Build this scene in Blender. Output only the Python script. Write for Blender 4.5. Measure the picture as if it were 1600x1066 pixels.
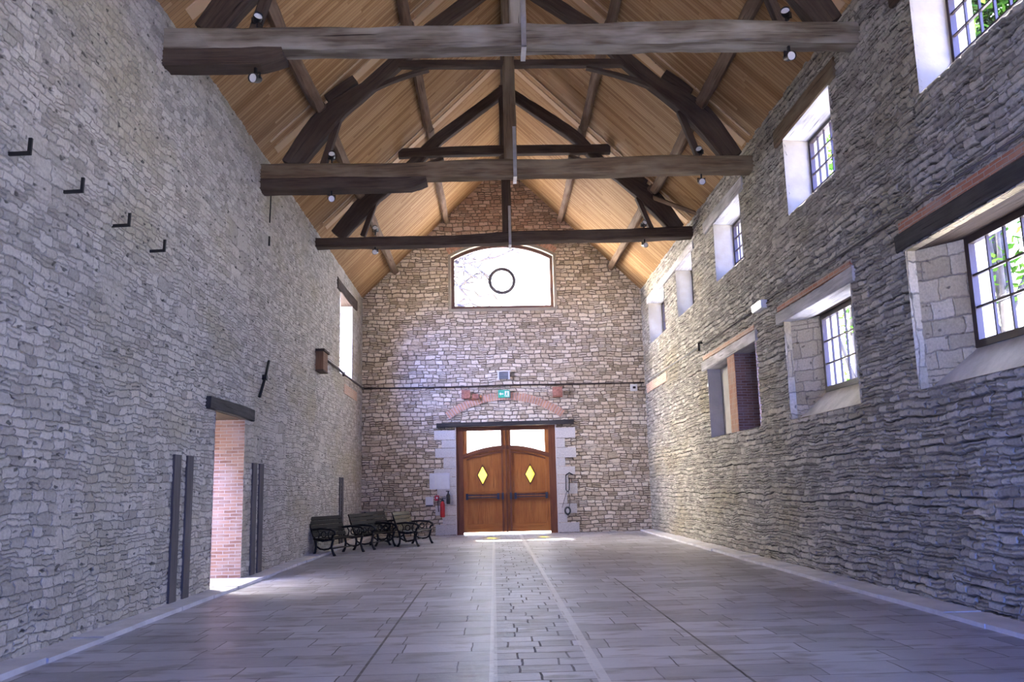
import bpy, bmesh, math, random
import numpy as np
from mathutils import Vector, Matrix
random.seed(7); rng = np.random.default_rng(7)
for o in list(bpy.data.objects): bpy.data.objects.remove(o)
SC = bpy.context.scene; COL = SC.collection

# ------------------------------------------------------------------ camera
cd = bpy.data.cameras.new('camera'); cam = bpy.data.objects.new('camera', cd); COL.objects.link(cam); SC.camera = cam
cd.sensor_fit = 'HORIZONTAL'; cd.sensor_width = 36.0; cd.lens = 1350.0/1600*36; cd.clip_end = 500
cam.matrix_world = Matrix(((0.99952702, 0.0191919, -0.02402909, 0), (-0.02043682, -0.16933368, -0.98534686, 0), (-0.02297961, 0.9853719, -0.16886137, 1.52), (0, 0, 0, 1)))

# ------------------------------------------------------------------ colour management
SC.view_settings.view_transform = 'Standard'; SC.view_settings.look = 'None'
SC.view_settings.gamma = 1.0; SC.view_settings.use_curve_mapping = False
SC.view_settings.exposure = 3.25

# ------------------------------------------------------------------ node helper
class NT:
    def __init__(s, tree): s.t = tree; s.n = tree.nodes; s.l = tree.links
    def node(s, typ, ins=None, **kw):
        n = s.n.new(typ)
        for k, v in kw.items(): setattr(n, k, v)
        for k, v in (ins or {}).items():
            sock = n.inputs[k]
            if hasattr(v, 'is_output'): s.l.new(v, sock)
            else:
                if isinstance(v, (tuple, list)) and sock.type == 'RGBA' and len(v) == 3: v = (*v, 1)
                sock.default_value = v
        return n
    def math(s, op, a, b=0.0, c=0.0, clamp=False):
        n = s.n.new('ShaderNodeMath'); n.operation = op; n.use_clamp = clamp
        for i, v in enumerate((a, b, c)):
            if hasattr(v, 'is_output'): s.l.new(v, n.inputs[i])
            else: n.inputs[i].default_value = v
        return n.outputs[0]
    def noise(s, vec, scale, detail=2, rough=0.5, dim='3D', out='Fac'):
        n = s.node('ShaderNodeTexNoise', {'Vector': vec, 'Scale': scale, 'Detail': detail, 'Roughness': rough}, noise_dimensions=dim)
        return n.outputs[out]
    def maprange(s, v, a, b, c=0.0, d=1.0, smooth=False):
        n = s.node('ShaderNodeMapRange', {'Value': v, 'From Min': a, 'From Max': b, 'To Min': c, 'To Max': d}, clamp=True)
        if smooth: n.interpolation_type = 'SMOOTHSTEP'
        return n.outputs[0]
    def mix(s, f, a, b, mode='MIX'):
        n = s.n.new('ShaderNodeMix'); n.data_type = 'RGBA'; n.blend_type = mode
        for i, v in ((0, f), (6, a), (7, b)):
            if hasattr(v, 'is_output'): s.l.new(v, n.inputs[i])
            else: n.inputs[i].default_value = (*v, 1) if isinstance(v, tuple) and len(v) == 3 else v
        return n.outputs[2]
    def vmath(s, op, a, b=(0, 0, 0)):
        n = s.n.new('ShaderNodeVectorMath'); n.operation = op
        for i, v in enumerate((a, b)):
            if hasattr(v, 'is_output'): s.l.new(v, n.inputs[i])
            else: n.inputs[i].default_value = v
        return n.outputs[0]
    def sep(s, v):
        n = s.node('ShaderNodeSeparateXYZ', {0: v}); return n.outputs
    def comb(s, x=0.0, y=0.0, z=0.0):
        return s.node('ShaderNodeCombineXYZ', {0: x, 1: y, 2: z}).outputs[0]
    def ramp(s, f, stops):
        n = s.node('ShaderNodeValToRGB', {0: f}); cr = n.color_ramp
        while len(cr.elements) < len(stops): cr.elements.new(0.5)
        for e, (p, c) in zip(cr.elements, stops): e.position = p; e.color = (*c, 1)
        return n.outputs[0]

# ------------------------------------------------------------------ world: hazy bright day, bluer behind the viewer
W = bpy.data.worlds.new('world'); SC.world = W; W.use_nodes = True
nt = NT(W.node_tree); nt.n.clear()
d = nt.node('ShaderNodeTexCoord').outputs['Generated']
xyz = nt.sep(d)
fy = nt.maprange(xyz[1], -0.85, 0.25)
fx = nt.maprange(xyz[0], -0.9, -0.1)
c1 = nt.mix(fy, (0.09, 0.18, 0.66), (0.78, 0.72, 0.63))
c2 = nt.mix(fx, (10.8, 10.7, 11.0), (0.90, 1.06, 1.45))
cc = nt.mix(1.0, c1, c2, 'MULTIPLY')
up = nt.maprange(xyz[2], -0.1, 0.5, 0.75, 1.15)
st = nt.math('MULTIPLY', up, 2.6)
bg = nt.node('ShaderNodeBackground', {'Color': cc, 'Strength': st})
out = nt.node('ShaderNodeOutputWorld', {'Surface': bg.outputs[0]})
# ------------------------------------------------------------------ sun: from behind the far gable, a little to the left
sd = bpy.data.lights.new('sun', 'SUN'); sun = bpy.data.objects.new('sun', sd); COL.objects.link(sun)
sd.energy = 5.0; sd.angle = math.radians(3.0); sd.color = (1.0, 0.95, 0.88)
sun.location = (-4, 60, 40)
sun.rotation_euler = Vector((0.09, -0.77, -0.63)).to_track_quat('-Z', 'Y').to_euler()
# daylight portals: they give no light themselves, they only guide the sky light through the openings
def portal(loc, nrm, w, h):
    l = bpy.data.lights.new('sky_portal', 'AREA'); l.shape = 'RECTANGLE'; l.size = w; l.size_y = h; l.cycles.is_portal = True
    o = bpy.data.objects.new('sky_portal', l); COL.objects.link(o); o.location = loc
    o.rotation_euler = Vector(nrm).to_track_quat('-Z', 'Z').to_euler() if abs(nrm[2]) < .5 else (0, 0, 0)
    if abs(nrm[0]) > .5: l.size, l.size_y = w, h
    return o

XL, XR, D, YB = -4.58, 5.42, 30.4, -6.0
RX, RZ, SL = 0.5, 13.4, 0.984             # ridge and slope of the ceiling
def roofz(x): return RZ - SL*abs(x-RX)

# ------------------------------------------------------------------ objects helpers
def link(name, me, mat, parent=None, props=None):
    o = bpy.data.objects.new(name, me); COL.objects.link(o)
    if mat is not None:
        for m in (mat if isinstance(mat, (list, tuple)) else [mat]): me.materials.append(m)
    if parent is not None:
        o.parent = parent; o.matrix_parent_inverse = Matrix.Translation(parent.location).inverted()
    for k, v in (props or {}).items(): o[k] = v
    return o
def thing(name, label, cat, loc, group=None, kind=None):
    o = bpy.data.objects.new(name, None); COL.objects.link(o); o.location = loc; o.empty_display_size = .1
    if label: o['label'] = label
    if cat: o['category'] = cat
    if group: o['group'] = group
    if kind: o['kind'] = kind
    return o
def P(label, cat, group=None):
    d = {'label': label, 'category': cat}
    if group: d['group'] = group
    return d
STR = {'kind': 'structure'}

class MB:
    """collects faces with uvs in metres"""
    def __init__(s): s.v = []; s.f = []; s.uv = []; s.mi = []; s.sm = []
    def quad(s, ps, uv=None, mi=0, smooth=False):
        b = len(s.v); s.v += [tuple(p) for p in ps]; s.f.append(tuple(range(b, b+len(ps))))
        if uv is None:
            a = Vector(ps[1])-Vector(ps[0]); n = a.cross(Vector(ps[2])-Vector(ps[0]))
            if a.length < 1e-9 or n.length < 1e-12: uv = [(0, 0)]*len(ps)
            else:
                a.normalize(); n.normalize(); c = n.cross(a); o = Vector(ps[0])
                uv = [((Vector(p)-o).dot(a), (Vector(p)-o).dot(c)) for p in ps]
        s.uv.append(uv); s.mi.append(mi); s.sm.append(smooth)
    def box(s, x0, x1, y0, y1, z0, z1, mi=0):
        p = [(x, y, z) for z in (z0, z1) for y in (y0, y1) for x in (x0, x1)]
        off = random.random()*9
        for f in ((0, 2, 3, 1), (4, 5, 7, 6), (0, 1, 5, 4), (2, 6, 7, 3), (0, 4, 6, 2), (1, 3, 7, 5)):
            q = [p[i] for i in f]
            ax = [max(c[k] for c in q)-min(c[k] for c in q) for k in range(3)]
            dims = [k for k in range(3) if ax[k] > 1e-9] or [0, 1]
            dims = sorted(dims, key=lambda k: -ax[k])[:2]
            if len(dims) < 2: dims = [0, 1]
            s.quad(q, [(c[dims[0]]+off, c[dims[1]]+off) for c in q], mi)
    def rings(s, rings, us=None, cap=True, mi=0, smooth=False, closed=True):
        n = len(rings[0]); b = len(s.v); off = random.random()*20
        for r in rings: s.v += [tuple(p) for p in r]
        per = [0.0]
        for j in range(n): per.append(per[-1]+(Vector(rings[0][j])-Vector(rings[0][(j+1) % n])).length)
        if us is None:
            us = [0.0]
            for i in range(1, len(rings)):
                us.append(us[-1]+(Vector(rings[i][0])-Vector(rings[i-1][0])).length)
        for i in range(len(rings)-1):
            for j in range(n if closed else n-1):
                k = (j+1) % n
                s.f.append((b+i*n+j, b+i*n+k, b+(i+1)*n+k, b+(i+1)*n+j))
                s.uv.append([(us[i]+off, per[j]+off), (us[i]+off, per[j+1]+off), (us[i+1]+off, per[j+1]+off), (us[i+1]+off, per[j]+off)])
                s.mi.append(mi); s.sm.append(smooth)
        if cap:
            s.f.append(tuple(b+j for j in reversed(range(n)))); s.uv.append([(0, 0)]*n); s.mi.append(mi); s.sm.append(False)
            e = b+(len(rings)-1)*n
            s.f.append(tuple(e+j for j in range(n))); s.uv.append([(0, 0)]*n); s.mi.append(mi); s.sm.append(False)
    def tube(s, pts, r, n=8, mi=0, cap=True):
        pts = [Vector(p) for p in pts]; rs = r if isinstance(r, (list, tuple)) else [r]*len(pts)
        rings = []; ref = None
        for i, p in enumerate(pts):
            t = (pts[min(i+1, len(pts)-1)]-pts[max(i-1, 0)]).normalized()
            if ref is None: ref = t.orthogonal().normalized()
            ref = (ref-t*ref.dot(t)).normalized(); bb = t.cross(ref)
            rings.append([p+(ref*math.cos(a)+bb*math.sin(a))*rs[i] for a in [2*math.pi*k/n for k in range(n)]])
        s.rings(rings, cap=cap, mi=mi, smooth=True)
    def beam(s, pts, side, w, h, jit=0.012, seg=0.25, chamfer=0.18, mi=0, wave=0.0):
        """hewn beam along pts; w = size along side, h = size across (number or one per point)"""
        pts = [Vector(p) for p in pts]; n0 = len(pts)
        ws = list(w) if isinstance(w, (list, tuple)) else [w]*n0
        hs = list(h) if isinstance(h, (list, tuple)) else [h]*n0
        P_, W_, H_ = [], [], []
        for i in range(n0-1):
            k = max(1, int((pts[i+1]-pts[i]).length/seg))
            for j in range(k):
                t = j/k; P_.append(pts[i].lerp(pts[i+1], t)); W_.append(ws[i]*(1-t)+ws[i+1]*t); H_.append(hs[i]*(1-t)+hs[i+1]*t)
        P_.append(pts[-1]); W_.append(ws[-1]); H_.append(hs[-1])
        # soften the corners of the path
        if n0 > 2:
            for _ in range(2): P_ = [P_[0]]+[(P_[i-1]+P_[i]*2+P_[i+1])/4 for i in range(1, len(P_)-1)]+[P_[-1]]
        side = Vector(side).normalized(); rings = []; m = len(P_)
        ph = [random.random()*6 for _ in range(16)]
        for i, p in enumerate(P_):
            t = (P_[min(i+1, m-1)]-P_[max(i-1, 0)]).normalized()
            nn = t.cross(side).normalized(); sd_ = side
            a, b_ = W_[i]/2, H_[i]/2; c = min(a, b_)*chamfer*2
            prof = [(-a+c, -b_), (a-c, -b_), (a, -b_+c), (a, b_-c), (a-c, b_), (-a+c, b_), (-a, b_-c), (-a, -b_+c)]
            dl = i*0.25; ring = []
            ow = wave*math.sin(dl*1.3+ph[0])
            for q, (x, y) in enumerate(prof):
                jx = jit*(math.sin(dl*2.1+ph[q])*.7+random.uniform(-.5, .5)); jy = jit*(math.sin(dl*1.7+ph[q+8])*.7+random.uniform(-.5, .5))
                ring.append(p+sd_*(x+jx)+nn*(y+jy+ow))
            rings.append(ring)
        s.rings(rings, mi=mi)
    def build(s, name, mat, parent=None, props=None):
        me = bpy.data.meshes.new(name); me.from_pydata(s.v, [], s.f)
        ul = me.uv_layers.new(name='UVMap')
        flat = [c for uv in s.uv for p in uv for c in p]
        ul.data.foreach_set('uv', flat)
        me.polygons.foreach_set('material_index', s.mi); me.polygons.foreach_set('use_smooth', s.sm)
        me.update()
        return link(name, me, mat, parent, props)

# ------------------------------------------------------------------ materials
def newmat(name):
    m = bpy.data.materials.new(name); m.use_nodes = True; n = NT(m.node_tree); n.n.clear(); return m, n
def finish(n, col, rough=0.8, bump=None, bstr=0.3, bdist=0.02, metallic=0.0, spec=0.5, disp=None, dscale=0.03, mid=0.6, **extra):
    b = n.node('ShaderNodeBsdfPrincipled', {'Base Color': col, 'Roughness': rough, 'Metallic': metallic, 'Specular IOR Level': spec, **extra})
    if bump is not None:
        bp = n.node('ShaderNodeBump', {'Height': bump, 'Strength': bstr, 'Distance': bdist}); n.l.new(bp.outputs[0], b.inputs['Normal'])
    o = n.node('ShaderNodeOutputMaterial', {'Surface': b.outputs[0]})
    if disp is not None:
        dn = n.node('ShaderNodeDisplacement', {'Height': disp, 'Midlevel': mid, 'Scale': dscale}); n.l.new(dn.outputs[0], o.inputs['Displacement'])
    return b
def plain(name, col, rough=0.6, metallic=0.0, var=0.15, vscale=8.0, spec=.5):
    m, n = newmat(name)
    co = n.node('ShaderNodeTexCoord').outputs['Object']
    nz = n.noise(co, vscale, 3)
    c = n.mix(n.maprange(nz, .3, .7), tuple(x*(1-var) for x in col), tuple(min(1, x*(1+var)) for x in col))
    finish(n, c, rough, metallic=metallic, bump=nz, bstr=.1, spec=spec); return m

def stone(name, cu, cv, tones, mortar, edge=(0.02, 0.12), big=None, streak=None, pits=0.0, dscale=0.03, olive=None, rnd=0.85, warp=1.0, joint=1.0, red=None, mode='BOTH'):
    m, n = newmat(name)
    uv = n.node('ShaderNodeTexCoord').outputs['UV']
    w1 = n.node('ShaderNodeTexNoise', {'Vector': uv, 'Scale': 1.1, 'Detail': 2.0}).outputs['Color']
    w2 = n.node('ShaderNodeTexNoise', {'Vector': uv, 'Scale': 7.0, 'Detail': 2.0}).outputs['Color']
    o1 = n.vmath('MULTIPLY', n.vmath('SUBTRACT', w1, (.5, .5, .5)), (0.20*warp, 0.16*warp, 0))
    o2 = n.vmath('MULTIPLY', n.vmath('SUBTRACT', w2, (.5, .5, .5)), (0.10*warp, 0.06*warp, 0))
    wv = n.vmath('ADD', n.vmath('ADD', uv, o1), o2)
    ws = n.sep(wv)
    def cells(a, b, seed=0.0):
        vn = n.node('ShaderNodeTexNoise', {'W': n.math('MULTIPLY', ws[1], 1.3), 'Scale': 1.0, 'Detail': 1.0}, noise_dimensions='1D').outputs['Fac']
        vv = n.math('ADD', n.math('DIVIDE', ws[1], b), n.math('MULTIPLY', vn, 1.6))
        row = n.math('FLOOR', vv); fr = n.math('FRACT', vv)
        W_ = n.math('ADD', n.math('DIVIDE', ws[0], a), n.math('MULTIPLY', row, 17.37+seed))
        f = n.node('ShaderNodeTexVoronoi', {'W': W_, 'Scale': 1.0, 'Randomness': rnd}, voronoi_dimensions='1D', feature='F1')
        e = n.node('ShaderNodeTexVoronoi', {'W': W_, 'Scale': 1.0, 'Randomness': rnd}, voronoi_dimensions='1D', feature='DISTANCE_TO_EDGE')
        cellc = f.outputs['Color']
        du = n.math('MULTIPLY', e.outputs['Distance'], a); dv = n.math('MULTIPLY', n.math('MINIMUM', fr, n.math('SUBTRACT', 1.0, fr)), b)
        # now and then a stone is split in two lower ones
        spl = n.math('GREATER_THAN', n.sep(cellc)[2], .72)
        dm = n.math('MULTIPLY', n.math('ABSOLUTE', n.math('SUBTRACT', fr, .5)), b)
        dm = n.math('ADD', dm, n.math('MULTIPLY', n.math('SUBTRACT', 1.0, spl), 9.0))
        return cellc, n.math('MINIMUM', n.math('MINIMUM', du, dv), dm)
    c, e = cells(cu, cv)
    em = n.maprange(e, edge[0], edge[1], smooth=True)
    cval = n.sep(c)[0]
    if big:
        c2, e2 = cells(big[0], big[1], 5.0)
        em2 = n.maprange(e2, edge[0], edge[1], smooth=True)
        msk = n.maprange(n.noise(uv, 0.55, 2), big[2], big[2]+.06)
        em = n.math('ADD', n.math('MULTIPLY', em, n.math('SUBTRACT', 1.0, msk)), n.math('MULTIPLY', em2, msk))
        cval = n.math('ADD', n.math('MULTIPLY', cval, n.math('SUBTRACT', 1.0, msk)), n.math('MULTIPLY', n.sep(c2)[1], msk))
    fine = n.noise(uv, 26.0, 4, .6)
    mid_ = n.noise(uv, 5.0, 3, .6)
    tn = n.math('ADD', n.math('MULTIPLY', cval, .62), n.math('MULTIPLY', mid_, .38))
    col = n.ramp(tn, [(0.15+0.7*i/(len(tones)-1), t) for i, t in enumerate(tones)])
    if olive:
        om = n.maprange(n.noise(n.vmath('MULTIPLY', uv, (.25, .5, 1)), 1.3, 2), .52, .66, 0, .55)
        col = n.mix(om, col, olive)
    if red:
        rm = n.maprange(n.math('ADD', n.sep(uv)[1], n.math('MULTIPLY', mid_, 1.0)), red[0], red[0]+.8, 0, .75)
        col = n.mix(rm, col, n.mix(cval, red[1], red[2]))
    # mortar smears across the joints unevenly
    jm = n.math('MULTIPLY', n.math('SUBTRACT', 1.0, em), n.maprange(mid_, .3, .6, .55, 1.0))
    jm = n.math('MULTIPLY', jm, joint)
    col = n.mix(jm, col, mortar)
    hgt = em
    if streak:
        vv = n.sep(wv); band = n.math('FRACT', n.math('MULTIPLY', vv[1], 1/streak[0]))
        ln = n.maprange(n.math('ABSOLUTE', n.math('SUBTRACT', band, .5)), 0.02, 0.16)
        gate = n.maprange(n.noise(n.vmath('MULTIPLY', uv, (1.1, 4.0, 1)), 1.6, 2), .42, .56)
        gap = n.math('MULTIPLY', n.math('SUBTRACT', 1.0, ln), gate)
        col = n.mix(n.math('MULTIPLY', gap, .9), col, streak[1])
        hgt = n.math('SUBTRACT', hgt, n.math('MULTIPLY', gap, streak[2]))
    if pits:
        pt = n.maprange(n.noise(n.vmath('MULTIPLY', uv, (.7, 1.3, 1)), 9.0, 1), .66, .73)
        col = n.mix(n.math('MULTIPLY', pt, pits), col, tuple(x*.22 for x in mortar))
        hgt = n.math('SUBTRACT', hgt, n.math('MULTIPLY', pt, .8))
    sp = n.maprange(fine, .25, .75, .78, 1.22)
    col = n.mix(1.0, col, n.comb(sp, sp, sp), 'MULTIPLY')
    hh = n.math('ADD', n.math('MULTIPLY', hgt, .75), n.math('ADD', n.math('MULTIPLY', cval, .15), n.math('MULTIPLY', mid_, .25)))
    hh = n.math('ADD', hh, n.math('MULTIPLY', fine, .14))
    finish(n, col, 0.92, spec=.25, disp=hh, dscale=dscale, mid=1.0)
    m.displacement_method = mode
    return m

M = {}
M['stone_left'] = stone('stone_left', .22, .105, [(.33, .30, .255), (.44, .41, .35), (.52, .485, .42), (.58, .55, .48)], (.34, .32, .28), edge=(0.001, .014), big=(.50, .25, .60), pits=.8, dscale=.030, olive=(.42, .37, .24), joint=.6, warp=1.25)
M['stone_right'] = stone('stone_right', .27, .10, [(.27, .25, .225), (.37, .345, .31), (.45, .42, .37), (.52, .49, .43)], (.22, .205, .18), edge=(0.001, .020), big=(.5, .21, .62), streak=(.125, (.07, .065, .06), 1.3), pits=.5, dscale=.045, olive=(.37, .32, .21), joint=.8, warp=1.0)
M['stone_back'] = stone('stone_back', .26, .135, [(.46, .37, .25), (.64, .53, .38), (.75, .65, .50), (.84, .76, .62)], (.13, .095, .065), edge=(0.003, .027), big=(.42, .22, .62), pits=.3, dscale=.03, rnd=1.0, warp=1.05, red=(10.6, (.30, .15, .10), (.52, .33, .22)))
M['jamb_stone'] = stone('jamb_stone', .45, .22, [(.40, .33, .20), (.54, .46, .30), (.62, .54, .38)], (.24, .20, .15), edge=(0.001, .016), pits=.6, dscale=.02, warp=1.0, joint=.7, mode='BUMP')
M['ashlar'] = stone('ashlar', 3.1, 2.7, [(.58, .55, .50), (.70, .67, .62)], (.66, .63, .58), edge=(0, .01), dscale=.006, warp=.2, mode='BUMP')

def plaster(name, col, col2, bump=.25):
    m, n = newmat(name); co = n.node('ShaderNodeTexCoord').outputs['Object']
    a = n.noise(co, 2.2, 4, .6); b = n.noise(co, 22, 3)
    c = n.mix(n.maprange(a, .35, .68), col, col2)
    finish(n, c, .9, bump=n.math('ADD', a, n.math('MULTIPLY', b, .3)), bstr=bump, bdist=.03); return m
M['plaster'] = plaster('lime_plaster', (.33, .285, .215), (.40, .36, .29))
M['plaster_worn'] = plaster('worn_plaster', (.40, .37, .31), (.60, .56, .48), .7)
M['plaster_grey'] = plaster('grey_render', (.42, .40, .38), (.52, .50, .47))

def brick(name, c1, c2, mort, bw=.23, bh=.065, disp=0):
    m, n = newmat(name); uv = n.node('ShaderNodeTexCoord').outputs['UV']
    wv = n.vmath('ADD', uv, n.vmath('MULTIPLY', n.vmath('SUBTRACT', n.node('ShaderNodeTexNoise', {'Vector': uv, 'Scale': 5.0}).outputs['Color'], (.5, .5, .5)), (.03, .02, 0)))
    b = n.node('ShaderNodeTexBrick', {'Vector': wv, 'Color1': c1, 'Color2': c2, 'Mortar': mort, 'Scale': 1.0, 'Mortar Size': .008, 'Mortar Smooth': .3, 'Brick Width': bw, 'Row Height': bh})
    nz = n.noise(uv, 3.0, 3)
    c = n.mix(n.maprange(nz, .4, .7, 0, .45), b.outputs['Color'], mort)
    h = n.math('SUBTRACT', n.math('MULTIPLY', nz, .4), b.outputs['Fac'])
    finish(n, c, .9, bump=h, bstr=.8, bdist=.012); return m
M['brick'] = brick('red_brick', (.36, .14, .08), (.46, .22, .13), (.42, .36, .30))
M['brick_pale'] = brick('pale_brick', (.52, .30, .20), (.60, .40, .28), (.55, .47, .38))
M['brick_door'] = brick('doorway_brick', (.17, .085, .06), (.30, .18, .14), (.34, .30, .30), .22, .06)
M['brick_arch'] = brick('arch_brick', (.55, .34, .24), (.62, .43, .31), (.60, .50, .42), bw=5, bh=.075)

def timber(name, dark, light, grey, gamt=.5, rough=.85):
    m, n = newmat(name); uv = n.node('ShaderNodeTexCoord').outputs['UV']
    g = n.noise(n.vmath('MULTIPLY', uv, (1.3, 22.0, 1)), 1.0, 5, .65)
    g2 = n.noise(n.vmath('MULTIPLY', uv, (.7, 2.5, 1)), 1.4, 3)
    cr = n.noise(n.vmath('MULTIPLY', uv, (.8, 34.0, 1)), 1.0, 2)
    c = n.mix(n.maprange(g, .3, .7), dark, light)
    c = n.mix(n.maprange(g2, .42, .66, 0, gamt), c, grey)
    crk = n.maprange(cr, .66, .72)
    c = n.mix(crk, c, tuple(x*.35 for x in dark))
    h = n.math('SUBTRACT', n.math('ADD', g, n.math('MULTIPLY', g2, .6)), crk)
    finish(n, c, rough, bump=h, bstr=.7, bdist=.02, spec=.3); return m
M['timber'] = timber('old_oak_timber', (.080, .052, .030), (.19, .130, .075), (.29, .235, .155), .6)
M['timber_grey'] = timber('silver_grey_timber', (.085, .062, .042), (.20, .165, .12), (.36, .33, .275), .8)
M['voussoir'] = plain('brick_voussoir', (.56, .33, .22), .9, 0, .28, 9)
M['timber_dark'] = timber('dark_oak_timber', (.035, .022, .015), (.085, .055, .038), (.12, .095, .075), .4)
M['timber_pale'] = timber('pale_weathered_timber', (.26, .25, .25), (.46, .45, .46), (.66, .65, .67), .8)
M['purlin'] = timber('brown_purlin_timber', (.10, .060, .035), (.21, .135, .085), (.30, .23, .17), .4)
M['lintel_dark'] = timber('black_stained_timber', (.022, .020, .020), (.055, .050, .048), (.10, .095, .09), .4)
M['door_wood'] = timber('varnished_door_wood', (.30, .095, .018), (.48, .175, .035), (.56, .24, .06), .5, .38)
M['door_dark'] = timber('dark_door_wood', (.12, .038, .014), (.21, .075, .03), (.25, .10, .04), .4, .38)
M['cleat'] = timber('batten_pine', (.42, .27, .15), (.60, .42, .26), (.66, .52, .36), .5)

def pine():
    m, n = newmat('pine_boards'); uv = n.node('ShaderNodeTexCoord').outputs['UV']
    s_ = n.sep(uv); bd = .09
    t = n.math('DIVIDE', s_[0], bd); idx = n.math('FLOOR', t); fr = n.math('FRACT', t)
    wn = n.node('ShaderNodeTexWhiteNoise', {'W': idx}, noise_dimensions='1D').outputs['Value']
    seg = n.math('FLOOR', n.math('ADD', n.math('DIVIDE', s_[1], 2.4), n.math('MULTIPLY', wn, 7.0)))
    wn2 = n.node('ShaderNodeTexWhiteNoise', {'Vector': n.comb(idx, seg, 0)}, noise_dimensions='2D').outputs['Value']
    g = n.noise(n.comb(n.math('MULTIPLY', s_[0], 40.0), n.math('MULTIPLY', s_[1], 1.6), n.math('MULTIPLY', wn2, 30.0)), 1.0, 4, .6)
    kn = n.noise(n.comb(n.math('MULTIPLY', s_[0], 14.0), n.math('MULTIPLY', s_[1], 5.0), n.math('MULTIPLY', wn2, 9.0)), 1.0, 1)
    v = n.math('ADD', n.math('MULTIPLY', wn2, .55), n.math('MULTIPLY', g, .45))
    c = n.ramp(v, [(.1, (.23, .120, .048)), (.45, (.35, .205, .092)), (.9, (.48, .315, .160))])
    c = n.mix(n.maprange(kn, .74, .79, 0, .7), c, (.22, .10, .04))
    gap = n.math('LESS_THAN', n.math('MINIMUM', fr, n.math('SUBTRACT', 1.0, fr)), .045)
    c = n.mix(n.math('MULTIPLY', gap, .75), c, (.10, .05, .02))
    finish(n, c, .8, spec=.2, bump=n.math('SUBTRACT', g, n.math('MULTIPLY', gap, 3.0)), bstr=.4, bdist=.004); return m
M['pine'] = pine()

def flags():
    m, n = newmat('flagstone_floor'); co = n.node('ShaderNodeTexCoord').outputs['Object']; s_ = n.sep(co)
    wv = n.vmath('ADD', co, n.vmath('MULTIPLY', n.vmath('SUBTRACT', n.node('ShaderNodeTexNoise', {'Vector': co, 'Scale': 3.0}).outputs['Color'], (.5, .5, .5)), (.04, .035, 0)))
    def br(w_, h_, ms, off):
        return n.node('ShaderNodeTexBrick', {'Vector': n.vmath('ADD', wv, off), 'Color1': (0, 0, 0), 'Color2': (1, 1, 1), 'Mortar': (.5, .5, .5), 'Scale': 1.0, 'Mortar Size': ms, 'Mortar Smooth': .25, 'Brick Width': w_, 'Row Height': h_}, offset=.37, squash=.7, squash_frequency=3)
    b = br(.95, .48, .007, (0, 0, 0)); b2 = br(.46, .30, .011, (.1, .2, 0))
    inx = n.math('MULTIPLY', n.math('GREATER_THAN', s_[0], -.03), n.math('LESS_THAN', s_[0], .83))
    tone = n.math('ADD', n.math('MULTIPLY', n.sep(b.outputs['Color'])[0], n.math('SUBTRACT', 1.0, inx)), n.math('MULTIPLY', n.sep(b2.outputs['Color'])[0], inx))
    jt = n.math('ADD', n.math('MULTIPLY', b.outputs['Fac'], n.math('SUBTRACT', 1.0, inx)), n.math('MULTIPLY', b2.outputs['Fac'], inx))
    nz = n.noise(co, 1.1, 5, .7); nf = n.noise(co, 14, 5, .75)
    patch = n.noise(n.vmath('MULTIPLY', co, (.8, 2.0, 1)), 2.2, 3)
    v = n.math('ADD', n.math('MULTIPLY', tone, .35), n.math('ADD', n.math('MULTIPLY', nz, .4), n.math('MULTIPLY', nf, .25)))
    c = n.ramp(v, [(.25, (.22, .22, .25)), (.5, (.39, .39, .44)), (.75, (.54, .54, .60))])
    c = n.mix(n.maprange(patch, .52, .64, 0, .65), c, (.17, .15, .15))
    jd = n.math('MULTIPLY', jt, n.maprange(nz, .35, .6, .35, 1.0))
    c = n.mix(jd, c, (.12, .11, .105))
    # pale drain edging strips and dark cable grooves running down the hall
    def strip(x0, x1): return n.math('MULTIPLY', n.math('GREATER_THAN', s_[0], x0), n.math('LESS_THAN', s_[0], x1))
    pale = n.math('ADD', strip(-.07, .0), strip(.80, .90))
    c = n.mix(n.math('MULTIPLY', pale, n.maprange(nf, .3, .6, .35, .85)), c, (.60, .59, .60))
    dark = n.math('MULTIPLY', n.math('ADD', strip(1.985, 2.01), strip(-1.18, -1.155)), n.math('LESS_THAN', s_[1], 15.0))
    c = n.mix(dark, c, (.035, .03, .03))
    rough = n.maprange(nf, .25, .75, .26, .52)
    rough = n.math('ADD', rough, n.math('MULTIPLY', jt, .3))
    uneven = n.maprange(nz, .3, .7)
    h = n.math('ADD', n.math('MULTIPLY', jt, -1.0), n.math('ADD', n.math('MULTIPLY', tone, .30), n.math('MULTIPLY', nf, n.math('ADD', .5, n.math('MULTIPLY', inx, 1.1)))))
    h = n.math('ADD', n.math('SUBTRACT', h, dark), n.math('MULTIPLY', patch, .7))
    finish(n, c, rough, bump=h, bstr=.55, bdist=.014, spec=.5); return m
M['floor'] = flags()
M['kerb'] = plaster('kerb_stone', (.52, .51, .53), (.68, .67, .69), .5)
M['iron'] = plain('black_iron', (.022, .021, .020), .5, .6)
M['steel'] = plain('galvanised_strap', (.42, .43, .45), .4, .7)
M['board_grey'] = timber('grey_board', (.07, .062, .06), (.13, .118, .115), (.18, .165, .16), .4)
M['frame_dark'] = plain('dark_window_frame', (.035, .020, .016), .5)
M['frame_brown'] = plain('brown_window_frame', (.10, .045, .035), .5)
M['lead'] = plain('window_leading', (.12, .11, .13), .5)
M['white'] = plain('white_enamel', (.75, .75, .74), .4, 0, .04)
M['paper'] = plain('white_notice_board', (.72, .72, .74), .6, 0, .05)
M['red'] = plain('extinguisher_red', (.55, .03, .035), .3)
M['black'] = plain('black_plastic', (.018, .018, .020), .4)
M['bench_slat'] = plain('dark_varnished_slat', (.010, .006, .005), .6, 0, .3, 8, .12)
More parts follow.
